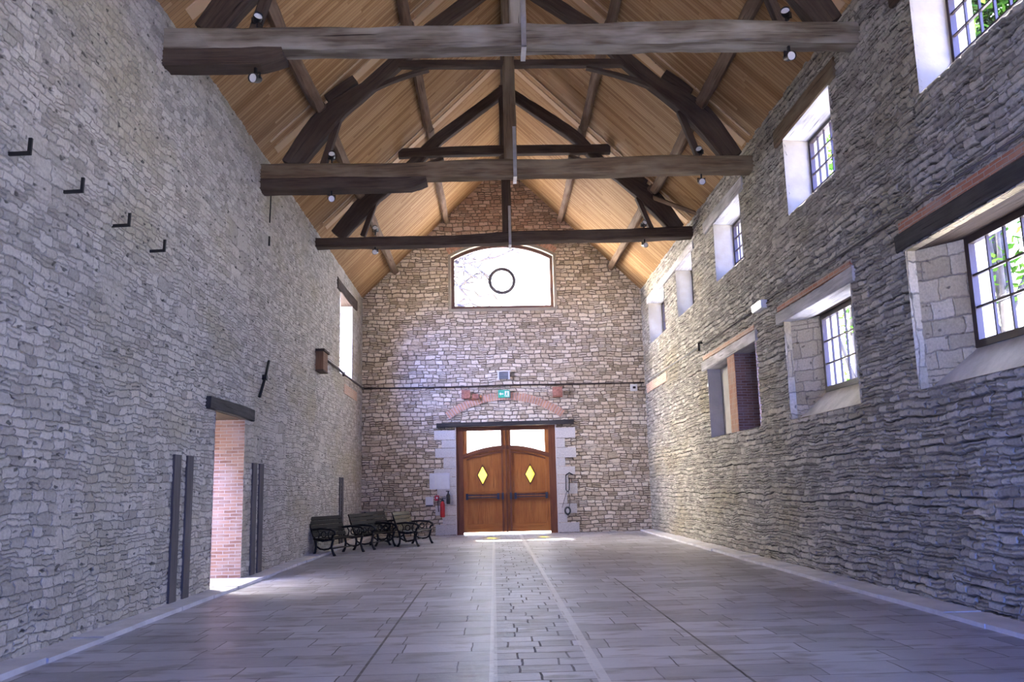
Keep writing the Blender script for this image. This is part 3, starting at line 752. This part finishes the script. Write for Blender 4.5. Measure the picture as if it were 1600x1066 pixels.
# ashlar blocks beside the door
q = MB()
for sgn, xe in ((-1, DX0-.03), (1, DX1+.03)):
    z = .02; k = 0
    while z < 3.6:
        h = random.uniform(.27, .38); h = min(h, 3.66-z); w_ = (.42 if k % 2 else .68)+random.uniform(-.06, .06); w_ = w_ if sgn < 0 or k % 2 == 0 else w_*.8
        x0, x1 = (xe-w_, xe) if sgn < 0 else (xe, xe+w_)
        if h > .1: q.box(x0, x1, D-.035, D+.1, z, z+h-.014)
        z += h; k += 1
q.build('trim_21', M['ashlar'], None, STR)
# relieving arch of bricks over the door
q = MB(); c0x, halfw = .44, 1.95; zs, zt_ = 3.98, 4.62; rs = zt_-zs; R1 = (halfw**2+rs**2)/(2*rs); cz_ = zt_-R1; a1 = math.asin(halfw/R1)
nb = 44
for i in range(nb):
    aa, ab = -a1+2*a1*i/nb+.0022, -a1+2*a1*(i+1)/nb-.0022; ro = R1+.27+random.uniform(-.015, .015); yo = D-.035+random.uniform(-.006, .006)
    c_ = [(c0x+r*math.sin(a), cz_+r*math.cos(a)) for r, a in ((R1, aa), (ro, aa), (ro, ab), (R1, ab))]
    u = i*.075
    q.rings([[(x, yo, z) for x, z in c_], [(x, D+.05, z) for x, z in c_]], us=[0, .1])
q.build('trim_22', M['voussoir'], None, STR)
q = MB(); q.rings([[(c0x+r*math.sin(-a1+2*a1*i/30), y, cz_+r*math.cos(-a1+2*a1*i/30)) for r, y in ((R1, D-.02), (R1+.26, D-.02), (R1+.26, D+.05), (R1, D+.05))] for i in range(31)]); q.build('trim_23', M['kerb'], None, STR)
# brick relieving arch above the gable window
q = MB(); nb = 40
a1w = math.asin(hw/RR)
for i in range(nb):
    aa, ab = -a1w+2*a1w*i/nb+.002, -a1w+2*a1w*(i+1)/nb-.002; ro = RR+.30+random.uniform(-.02, .02); yo = D-.03
    c_ = [(wc+r*math.sin(a), WZT-RR+r*math.cos(a)) for r, a in ((RR+.07, aa), (ro, aa), (ro, ab), (RR+.07, ab))]
    q.rings([[(x, yo, z) for x, z in c_], [(x, D+.05, z) for x, z in c_]], us=[0, .1])
q.build('trim_24', M['voussoir'], None, STR)

# ------------------------------------------------------------------ left doorway
dw_ = thing('door_2', None, None, (XL, 15.2, 0), kind='structure')
q = MB(); x0, x1 = XL+.006, XL-1.1
for y in (14.38, 16.08): q.quad([(x0, y, 0), (x1, y, 0), (x1, y, 2.92), (x0, y, 2.92)], [(0, 0), (1.1, 0), (1.1, 2.92), (0, 2.92)])
q.build('brick_jamb', M['brick_door'], dw_)
q = MB(); q.box(x1, x0-.02, 14.38, 16.08, 2.90, 2.94); q.build('doorway_head', M['timber_dark'], dw_)
q = MB(); q.box(x1, x0-.05, 14.38, 16.08, 0, .06); q.build('threshold', M['kerb'], dw_)
portal((x1-.05, 15.23, 1.45), (1, 0, 0), 2.9, 1.7)
portal((.5, YB-.85, 2.3), (0, 1, 0), 5.0, 4.6)

# ------------------------------------------------------------------ lintels
def lintel(X, y0, y1, z0, z1, mat, label, depth=.42, out=.035, sgn=1, wave=.004, zt=0):
    q = MB(); xc = X+sgn*(depth/2-out)
    q.beam([(xc, y0, (z0+z1)/2), (xc, (y0+y1)/2, (z0+z1)/2+random.uniform(-.015, .015)), (xc, y1, (z0+z1)/2+zt)], (1, 0, 0), depth, z1-z0, .008, .3, .07, wave=wave)
    return q.build('lintel', M[mat], None, P(label, 'lintel', None))
lintel(XR, 10.08-2.5, 10.5, 7.72, 8.0, 'timber_dark', 'dark lintel over the highest right window at the top right corner of the view')
lintel(XR, 12.42, 15.3, 7.72, 8.06, 'timber', 'brown wall-head lintel over the upper right window just behind the nearest truss')
lintel(XR, 17.5, 20.9, 7.73, 8.02, 'timber_pale', 'weathered lintel over the upper right window just behind the middle truss')
lintel(XR, 22.1, 29.1, 7.70, 7.93, 'timber_pale', 'very long pale grey lintel spanning the two farthest upper right windows')
lintel(XR, 7.3, 11.0, 4.48, 4.71, 'lintel_dark', 'blue-black lintel over the nearest lower right window')
lintel(XR, 12.40, 15.95, 4.46, 4.68, 'timber_pale', 'pale cracked lintel over the middle lower right window')
lintel(XR, 17.25, 21.9, 4.38, 4.62, 'timber_pale', 'pale grey lintel over the walled-up niche with the brick pier')
lintel(XL, 13.91, 16.52, 2.90, 3.11, 'lintel_dark', 'dark squared lintel over the brick doorway in the left wall', sgn=-1, out=.07)
lintel(XL, 25.33, 29.0, 7.58, 7.93, 'timber_dark', 'dark lintel over the tall bright slot window in the left wall', sgn=-1, zt=.05)

# thin brick courses set into the walls
def band(n_, X, sgn, y0, y1, z0, z1, mat):
    q = MB(); xo = X-sgn*.012; q.box(min(xo, X+sgn*.1), max(xo, X+sgn*.1), y0, y1, z0, z1); q.build('trim_%d' % n_, M[mat], None, STR)
band(30, XR, 1, 12.5, 15.9, 4.70, 4.80, 'brick'); band(31, XR, 1, 17.4, 21.8, 4.65, 4.75, 'brick_pale'); band(32, XR, 1, 7.3, 10.9, 4.73, 4.86, 'brick')
band(33, XR, 1, 26.5, 30.0, 4.72, 5.02, 'brick_pale'); band(34, XL, -1, 26.7, 29.2, 4.56, 4.86, 'brick_pale')

# ------------------------------------------------------------------ ironwork and boards on the left wall
for i, (y, w) in enumerate(((7.95, 'nearest to the viewer'), (9.02, 'second from the viewer'), (10.24, 'third from the viewer'), (11.38, 'farthest, closest to the doorway'))):
    q = MB(); q.beam([(XL-.06, y, 4.79), (XL+.205, y, 4.80)], (0, 1, 0), .032, .036, .001, .2, .1); q.beam([(XL+.19, y, 4.785), (XL+.195, y, 4.95)], (0, 1, 0), .032, .034, .001, .2, .1)
    q.build('iron_hook', M['iron'], None, P('black L-shaped iron hook high on the left wall, %s of four' % w, 'hook', 'iron hooks on the left wall'))
for (y0, y1, w) in ((12.56, 12.82, 'nearest upright board, left one of the pair before the doorway'), (13.09, 13.34, 'second upright board, right one of the pair before the doorway'), (16.64, 16.92, 'third upright board, left one of the pair beyond the doorway'), (17.12, 17.41, 'fourth upright board, right one of the pair beyond the doorway'), (26.02, 26.22, 'distant upright board behind the benches, left one of the pair'), (26.42, 26.66, 'distant upright board behind the benches, right one of the pair')):
    q = MB(); q.beam([(XL+.012, (y0+y1)/2, .05), (XL+.012, (y0+y1)/2, 2.12 if y0 < 20 else 1.98)], (0, 1, 0), y1-y0, .035, .002, .5, .08)
    q.build('wall_board', M['board_grey'], None, P('grey brown %s' % w, 'board', 'upright boards on the left wall'))
q = MB(); q.tube([(XL+.03, 17.58, 4.21), (XL+.05, 17.25, 3.83), (XL+.03, 16.93, 3.41)], .028, 8); q.tube([(XL-.05, 17.25, 3.83), (XL+.09, 17.25, 3.83)], .06, 10)
q.build('wall_anchor', M['iron'], None, P('slanting black iron tie anchor above and beyond the left doorway', 'anchor'))
q = MB(); q.tube([(XL+.02, 17.45, 7.80), (XL+.02, 17.40, 7.10)], .016, 6); q.build('iron_rod', M['iron'], None, P('thin iron rod hanging below the middle truss at the left wall', 'rod'))
q = MB(); q.tube([(XL+.02, 17.40, 6.80), (XL+.02, 17.40, 6.60)], .022, 6); q.build('iron_pin', M['iron'], None, P('short iron pin in the left wall below the thin hanging rod', 'pin'))
# wooden junction box and cable run
t = thing('junction_box', 'brown wooden box on the left wall where the dark cable ends', 'box', (XL, 22.6, 4.66))
q = MB(); q.box(XL-.03, XL+.20, 22.35, 22.95, 4.70, 5.18); q.build('box_body', M['box_wood'], t)
q = MB(); q.box(XL-.03, XL+.24, 22.28, 23.02, 5.18, 5.24); q.build('box_lid', M['timber_dark'], t)
q = MB(); q.box(XL-.0, XL+.21, 22.33, 22.97, 4.66, 4.70); q.build('box_base', M['timber_dark'], t)
q = MB(); q.tube([(XL+.05, 22.95, 5.12), (XL+.05, 25.5, 5.14), (XL+.05, 26.5, 5.10), (XL+.05, D-.08, 5.12)], .032, 8); q.tube([(XL+.02, 26.3, 5.1), (XL+.09, 26.3, 5.1)], .07, 8)
q.tube([(XL+.05, D-.07, 5.12), (-1.2, D-.07, 5.11), (.3, D-.07, 5.14), (XR-.05, D-.07, 5.13)], .026, 8)
q.build('wall_cable', M['frame_dark'], None, P('dark cable running along the left wall and right across the far gable above the door', 'cable'))
q = MB(); q.tube([(XR-.03, 30.0, 5.12), (XR-.03, 21.9, 5.04)], .012, 6); q.build('conduit_pipe', M['grey_box'], None, P('thin pale pipe along the far end of the right wall above the brick course', 'pipe', None))
q = MB(); q.tube([(XR-.03, 21.6, 5.02), (XR-.03, 17.2, 5.0)], .016, 6); q.tube([(XR-.03, 16.4, 4.98), (XR-.03, 13.2, 4.95), (XR-.03, 10.9, 4.94), (XR-.03, 7.0, 4.93)], .014, 6); q.build('conduit_pipe', M['board_grey'], None, P('thin grey conduit along the right wall above the lower windows and their lintels', 'pipe', None))
q = MB(); q.tube([(XR-.0, 21.8, 5.12), (XR-.09, 21.8, 5.10), (XR-.09, 21.8, 4.90)], .03, 8); q.build('iron_hook', M['iron'], None, P('small black iron hook on the right wall above the far end of the niche lintel', 'hook'))
t = thing('emergency_light', 'white box light on the right wall between the niche and middle lower window', 'light', (XR, 16.8, 4.95))
q = MB(); q.box(XR-.11, XR+.02, 16.5, 17.1, 4.92, 5.08); q.build('housing', M['white'], t)
q = MB(); q.box(XR-.13, XR-.112, 16.54, 17.06, 4.94, 5.06); q.build('diffuser', M['bulb'], t)
t = thing('smoke_detector', 'small white box beside the right corner at cable height on the far gable', 'detector', (5.02, D, 4.83))
q = MB(); q.box(4.90, 5.13, D-.12, D+.02, 4.84, 5.08); q.build('housing', M['white'], t)
q = MB(); q.box(4.97, 5.07, D-.14, D-.12, 4.92, 5.0); q.build('sensor', M['black'], t)
# items over the door
t = thing('wall_ventilator', 'grey square louvred grille above the exit sign', 'vent', (.41, D, 5.35))
q = MB(); q.box(.20, .25, D-.1, D, 5.35, 5.62); q.box(.58, .63, D-.1, D, 5.35, 5.62); q.box(.17, .66, D-.12, D, 5.62, 5.66); q.build('vent_frame', M['white'], t)
q = MB()
for i in range(6): q.box(.25, .58, D-.08, D, 5.365+i*.043, 5.365+i*.043+.03)
q.build('slat', M['grey_box'], t)
t = thing('exit_sign', 'small green and white emergency exit sign above the brick arch', 'sign', (.41, D, 4.70))
q = MB(); q.box(.21, .62, D-.10, D-.04, 4.70, 4.97); q.build('sign_panel', M['exit_green'], t)
q = MB(); yy = D-.104
def pl(pts): q.quad([(x, yy, z) for x, z in pts])
q.quad([(.44, yy, 4.73), (.59, yy, 4.73), (.59, yy, 4.93), (.44, yy, 4.93)])                                 # doorway
pl([(.24, 4.83), (.30, 4.77), (.30, 4.81), (.40, 4.81), (.40, 4.85), (.30, 4.85), (.30, 4.89)])               # arrow
q.build('pictogram', M['exit_white'], t)
q = MB(); yy = D-.107
pl([(.50, 4.88), (.53, 4.88), (.53, 4.91), (.50, 4.91)]); pl([(.48, 4.81), (.53, 4.80), (.54, 4.87), (.50, 4.87)]); pl([(.46, 4.745), (.48, 4.74), (.51, 4.80), (.485, 4.81)]); pl([(.54, 4.745), (.56, 4.755), (.53, 4.81), (.51, 4.80)])
q.build('running_figure', M['exit_green'], t)
def lump(name, x, z, w, h, mat, lab):
    q = MB(); q.beam([(x-w/2, D-.06, z), (x-w/4, D-.08, z), (x+w/4, D-.08, z), (x+w/2, D-.06, z)], (0, 1, 0), .2, h, .02, .08, .25); return q.build(name, M[mat], None, P(lab, 'corbel', 'red brown corbels over the door'))
lump('corbel', -.93, 4.83, .30, .32, 'terracotta', 'red brown corbel block above the left shoulder of the brick arch')
lump('corbel', 2.30, 4.86, .34, .38, 'terracotta', 'red brown corbel block above the right shoulder of the brick arch')
lump('rubble_block', -.60, 4.74, .22, .22, 'terracotta', 'small dark block right of the left corbel above the brick arch')
# notice boards and extinguisher
t = thing('notice_board', 'larger white notice panel on the stone left of the door', 'notice board', (-1.88, D, 1.56))
q = MB(); q.box(-2.23, -1.53, D-.07, D-.03, 1.57, 2.12); q.build('panel', M['paper'], t)
q = MB(); q.box(-2.05, -1.56, D-.076, D-.071, 1.60, 2.06); q.build('sheet', M['white'], t)
t = thing('notice_board', 'small white notice to the left of the red extinguisher', 'notice board', (-2.24, D, 1.02))
q = MB(); q.box(-2.37, -2.10, D-.07, D-.03, 1.02, 1.32); q.build('panel', M['paper'], t)
q = MB(); q.box(-2.36, -2.11, D-.075, D-.071, 1.0, 1.04); q.build('bottom_edge', M['black'], t)
t = thing('safety_sign', 'tiny red and white square sign beside the extinguisher neck', 'sign', (-1.97, D, 1.22))
q = MB(); q.box(-2.05, -1.90, D-.065, D-.03, 1.18, 1.36); q.build('sign_panel', M['red'], t)
q = MB(); q.box(-2.0, -1.95, D-.07, D-.066, 1.25, 1.31); q.build('sign_mark', M['exit_white'], t)
t = thing('fire_extinguisher', 'red fire extinguisher with black hose hung left of the door', 'fire extinguisher', (-1.78, D, .6))
q = MB(); xe, ye = -1.78, D-.16
q.tube([(xe, ye, .62), (xe, ye, .64), (xe, ye, 1.05), (xe, ye, 1.12), (xe, ye, 1.16)], [.07, .085, .085, .06, .03], 16); q.build('cylinder', M['red'], t)
q = MB(); q.tube([(xe, ye, 1.16), (xe, ye, 1.24)], .028, 10); q.box(xe-.03, xe+.12, ye-.015, ye+.015, 1.24, 1.27); q.box(xe-.03, xe+.13, ye-.015, ye+.015, 1.29, 1.31); q.build('valve', M['black'], t)
q = MB(); q.tube([(xe-.02, ye, 1.22), (xe-.12, ye, 1.28), (xe-.16, ye, 1.1), (xe-.13, ye-.02, .8)], .014, 8); q.build('hose', M['black'], t)
q = MB(); q.box(xe-.05, xe+.05, D-.07, D, 1.0, 1.2); q.build('bracket', M['iron'], t)
t = thing('fire_extinguisher', 'darker short extinguisher mounted just right of and above the red one', 'fire extinguisher', (-1.60, D, .95))
q = MB(); xe = -1.58; q.tube([(xe, ye, 1.06), (xe, ye, 1.08), (xe, ye, 1.36), (xe, ye, 1.42)], [.055, .068, .068, .03], 14); q.build('cylinder', M['black'], t)
q = MB(); q.tube([(xe, ye, 1.42), (xe, ye, 1.48)], .022, 8); q.box(xe-.08, xe+.04, ye-.012, ye+.012, 1.48, 1.51); q.build('valve', M['iron'], t)
q = MB(); q.box(xe-.03, xe+.03, D-.11, D, 1.15, 1.3); q.build('bracket', M['iron'], t)
# tool hanging right of the door: iron bracket with coiled hose
t = thing('hanging_bracket', 'thin dark iron bracket with a dangling cord on the wall right of the door', 'bracket', (2.6, D, .5))
q = MB(); q.tube([(2.50, D-.08, 1.95), (2.62, D-.12, 2.03), (2.74, D-.10, 1.96)], .022, 8); q.tube([(2.50, D-.08, 1.96), (2.49, D-.08, 1.45), (2.55, D-.08, 1.38), (2.60, D-.08, 1.45), (2.62, D-.09, 1.85)], .016, 8); q.build('hook', M['iron'], t)
q = MB(); q.tube([(2.52, D-.08, 1.40), (2.40, D-.07, 1.05), (2.34, D-.08, .85)], .008, 6); q.tube([(2.57, D-.08, 1.40), (2.62, D-.08, 1.1), (2.58, D-.09, .85)], .010, 6); q.build('cord', M['iron'], t)
q = MB()
for k_ in range(3): q.tube([(2.52+.10*math.cos(a)*(1-.12*k_), D-.12-.02*k_, .74+.13*math.sin(a)*(1-.1*k_)) for a in [i*math.pi/8 for i in range(17)]], .018, 8)
q.build('coil', M['black'], t)

# ------------------------------------------------------------------ spotlights on the tie beams
def spot_proto():
    t = thing('spotlight', 'x', 'spotlight', (0, 0, 0))
    q = MB(); q.box(-.015, .015, -.02, .02, 0, .09); q.tube([(-.075, 0, .09), (.075, 0, .09)], .010, 6); q.box(-.08, -.068, -.012, .012, .08, .17); q.box(.068, .08, -.012, .012, .08, .17); q.build('bracket', M['iron'], t)
    q = MB(); q.tube([(0, .10, .13), (0, .06, .14), (0, -.08, .185)], [.045, .062, .070], 14, cap=False); q.tube([(0, .10, .13), (0, .12, .124)], .03, 10); q.build('lamp_can', M['black'], t)
    q = MB(); q.tube([(0, -.05, .176), (0, -.06, .179)], .060, 14); q.build('lens', M['white'], t)
    return t
sp0 = spot_proto(); used = [False]
def dup(root):
    r = root.copy(); COL.objects.link(r)
    for ch in root.children:
        c = ch.copy(); COL.objects.link(c); c.parent = r
    return r
spots = []
tn = {0: 'nearest', 1: 'middle', 2: 'farthest'}
for ti, (Y, xs, zt_, zb_) in enumerate(((11.5, (-3.30, 4.40), 8.15, 7.57), (16.7, (-3.18, 4.35), 8.15, 7.57), (22.1, (-3.02, 4.12), 8.26, 7.94))):
    for si, x in enumerate(xs):
        zb = zb_ if (ti < 2 and si == 0) else (7.80 if ti < 2 else (7.95 if si == 0 else 8.02))
        if ti < 2 and si == 0: zb = 7.555
        for up_ in (True, False):
            spots.append((x+.02*si, Y+.12, (zt_+.0+(.03 if ti == 2 and si else 0)) if up_ else zb, up_, 'small black spotlight %s the tie beam of the %s truss, %s end' % ('standing on' if up_ else 'hung under', tn[ti], ('left', 'right')[si])))
for x, y, z, up_, lab in spots:
    r = sp0 if not used[0] else dup(sp0); used[0] = True
    r.location = (x, y, z); r.rotation_euler = (0, 0, random.uniform(-.5, .5)) if up_ else (math.pi, 0, math.pi+random.uniform(-.4, .4))
    r['label'] = lab; r['group'] = 'spotlights on the tie beams'

# ------------------------------------------------------------------ park benches
def bench_proto():
    t = thing('park_bench', 'x', 'bench', (0, 0, 0))      # sits along +y, faces +x
    Lb = 1.5
    for y in (.06, Lb-.06):
        q = MB()
        q.tube([(-.02, y, 0), (.04, y, .10), (.06, y, .24), (.03, y, .40)], [.040, .030, .030, .036], 8)     # rear leg
        q.tube([(.60, y, 0), (.55, y, .08), (.50, y, .22), (.54, y, .36), (.56, y, .42)], [.040, .030, .030, .030, .036], 8)   # front leg
        q.tube([(.03, y, .40), (.25, y, .37), (.56, y, .41)], .032, 8)
        q.tube([(.03, y, .40), (-.05, y, .55), (-.13, y, .76), (-.17, y, .92)], [.026, .024, .022, .018], 8)
        q.tube([(-.08, y, .63), (.20, y, .66), (.48, y, .64), (.60, y, .58), (.60, y, .52), (.54, y, .50), (.52, y, .42)], .030, 8)
        q.tube([(.06, y, .24), (.18, y, .17), (.30, y, .15), (.42, y, .17), (.50, y, .22)], .022, 8)
        q.tube([(.28+.07*math.cos(a), y, .52+.07*math.sin(a)) for a in [i*math.pi/6 for i in range(13)]], .017, 6)
        q.tube([(.12, y, .40), (.16, y, .53), (.10, y, .64)], .017, 6); q.tube([(.44, y, .40), (.40, y, .53), (.46, y, .63)], .017, 6)
        q.build('end_frame', M['iron'], t)
    for i in range(5):
        q = MB(); x = .06+i*.112; z = .415-.02*math.sin(i/4*math.pi); q.beam([(x, 0, z), (x, Lb, z)], (1, 0, 0), .100, .032, .001, .8, .15); q.build('seat_slat', M['bench_slat'], t)
    for i in range(5):
        u = i/4; x = .0-.15*u; z = .50+.40*u; q = MB(); q.beam([(x, 0, z), (x, Lb, z)], Vector((-.35, 0, .94)), .095, .030, .001, .8, .15); q.build('back_slat', M['bench_slat'], t)
    q = MB(); q.tube([(.28, .06, .16), (.28, Lb-.06, .16)], .017, 6); q.build('stretcher', M['iron'], t)
    return t
b0 = bench_proto(); first = True
for (x, y, rz, lab) in ((-4.50, 21.95, -22, 'dark slatted park bench nearest the viewer at the left end of the row'), (-3.80, 23.85, -17, 'second dark park bench of the row, just behind and right of the nearest one'),
                        (-3.62, 25.75, -14, 'third dark park bench of the row, partly hidden behind the others'), (-2.72, 24.75, -12, 'glossy black park bench at the right end of the row nearest the door')):
    r = b0 if first else dup(b0); first = False
    r.location = (x, y, 0.0); r.rotation_euler = (0, 0, math.radians(rz)); r['label'] = lab; r['group'] = 'park benches by the left wall'
for ch in r.children:      # the last bench is the glossy one
    if 'slat' in ch.name: ch.material_slots[0].link = 'OBJECT'; ch.material_slots[0].material = M['bench_gloss']

# ------------------------------------------------------------------ outdoors
q = MB(); q.box(-40, 40, D+1.2, 90, -.3, -.05); q.box(XR+1.2, 40, -30, D+1.2, -.3, -.05); q.box(-40, XL-1.2, -30, D+1.2, -.3, -.05); q.box(-5.7, 6.6, -40, YB-1.0, -.3, -.05)
q.build('ground', M['gravel'], None, STR)
def leaf_tree(x, y, h, crown, nleaf, label, seed, trunk_r=.22, ls=.16, zf=.62, extra=()):
    rr = random.Random(seed); t = thing('leafy_tree', label, 'tree', (x, y, -.1), 'trees outside the windows')
    q = MB(); q.tube([(x, y, -.1), (x+.1, y, h*.4), (x, y+.1, h*.75)], [trunk_r, trunk_r*.75, trunk_r*.3], 10)
    ends = []
    for i in range(14):
        a = rr.uniform(0, 6.28); z0 = h*rr.uniform(.3, .7); r_ = crown*rr.uniform(.5, .95); e = Vector((x+math.cos(a)*r_, y+math.sin(a)*r_, z0+rr.uniform(.1, .3)*h)); ends.append(e)
        q.tube([(x, y, z0), ((x+e.x)/2, (y+e.y)/2, (z0+e.z)/2+.2), e], [trunk_r*.4, trunk_r*.22, .02], 6)
    q.build('trunk', M['bark'], t)
    q = MB(); blobs = [Vector((x+rr.gauss(0, crown*.45), y+rr.gauss(0, crown*.45), h*zf+rr.gauss(0, h*.16))) for _ in range(26)]+ends
    for (bx, by, bz, nb_, sg) in extra: blobs += [Vector((bx+rr.gauss(0, sg), by+rr.gauss(0, sg), bz+rr.gauss(0, sg))) for _ in range(nb_)]
    for i in range(nleaf):
        c = rr.choice(blobs); p = c+Vector((rr.gauss(0, .55), rr.gauss(0, .55), rr.gauss(0, .5)))
        a = Vector((rr.uniform(-1, 1), rr.uniform(-1, 1), rr.uniform(-1, 1))).normalized(); b = a.orthogonal().normalized(); s_ = ls*rr.uniform(.6, 1.3)
        q.quad([p-a*s_, p-b*s_*.45, p+a*s_, p+b*s_*.45])
    o = q.build('foliage', M['leaf'], t); o['kind'] = 'stuff'
leaf_tree(11.6, 18.9, 14.5, 2.2, 11000, 'green leafy tree filling the highest window at the top right', 3, zf=.84, extra=((11.2, 18.4, 12.2, 30, .75), (11.2, 19.0, 6.3, 3, .12)))
leaf_tree(13.5, 35.0, 7.5, 2.2, 2200, 'green leafy tree showing low in the farthest right windows', 5)
leaf_tree(11.8, 27.6, 13.4, 1.5, 3000, 'small leafy tree seen through the upper right window behind the nearest truss', 6, zf=.9)
q = MB(); q.box(-7.4, -7.1, 6, 24, -.1, 3.9); q.box(-7.5, -7.0, 6, 24, 3.9, 4.0); q.build('sky_screen_wall', M['gravel'], None, P('unseen pale wall added outside the left brick doorway to block sky light', 'wall'))  # unseen wall added to shield the doorway from the bright sky
# bare branches outside the left part of the gable window
t = thing('bare_tree', 'tree with bare dark lower branches and an added sun-blocking crown outside the left of the arched gable window', 'tree', (-2.9, 34.6, -.1), 'trees outside the windows')
q = MB(); rr = random.Random(11)
def branch(p, d_, L_, r_, lev):
    pts = [p]; rs_ = [r_]
    for i in range(4):
        d_ = (d_+Vector((rr.gauss(0, .16), rr.gauss(0, .12), rr.gauss(0, .16)))).normalized(); p = p+d_*L_/4; pts.append(p); rs_.append(r_*(1-.18*(i+1)))
    q.tube(pts, rs_, 6)
    if lev > 0:
        for k_ in range(4 if lev > 1 else 3):
            pp = pts[rr.randint(1, 4)]; nd = (d_+Vector((rr.gauss(0, .6), rr.gauss(0, .4), rr.gauss(0, .55)))).normalized(); branch(pp, nd, L_*.6, r_*.66, lev-1)
q.tube([(-2.9, 34.6, -.1), (-2.8, 34.6, 6), (-2.7, 34.6, 11), (-2.6, 35.4, 14)], [.3, .24, .16, .08], 10)
for z, dx, dz, L_ in ((8.6, .9, .35, 1.9), (9.3, .95, .0, 2.3), (9.9, .85, .45, 2.0), (10.5, .9, -.3, 2.2), (10.9, .9, .1, 2.3), (11.4, .8, -.35, 2.1), (10.2, .95, .05, 2.5)):
    branch(Vector((-2.75, 34.6, z)), Vector((dx, rr.uniform(-.15, .15), dz)).normalized(), L_, .115, 2)
q.build('branches', M['bark'], t)
q = MB()  # leafy crown added above the view to keep sun off the gable window
for i in range(7000):
    while True:
        u = Vector((rr.uniform(-1, 1), rr.uniform(-1, 1), rr.uniform(-1, 1)))
        if u.length < 1: break
    p = Vector((-.2, 36.9, 14.9))+Vector((u.x*3.3, u.y*1.6, u.z*2.1)); a = Vector((rr.uniform(-1, 1), rr.uniform(-1, 1), rr.uniform(-1, 1))).normalized(); b = a.orthogonal().normalized(); s_ = .24*rr.uniform(.7, 1.3)
    q.quad([p-a*s_, p-b*s_*.5, p+a*s_, p+b*s_*.5])
o = q.build('foliage', M['leaf'], t); o['kind'] = 'stuff'
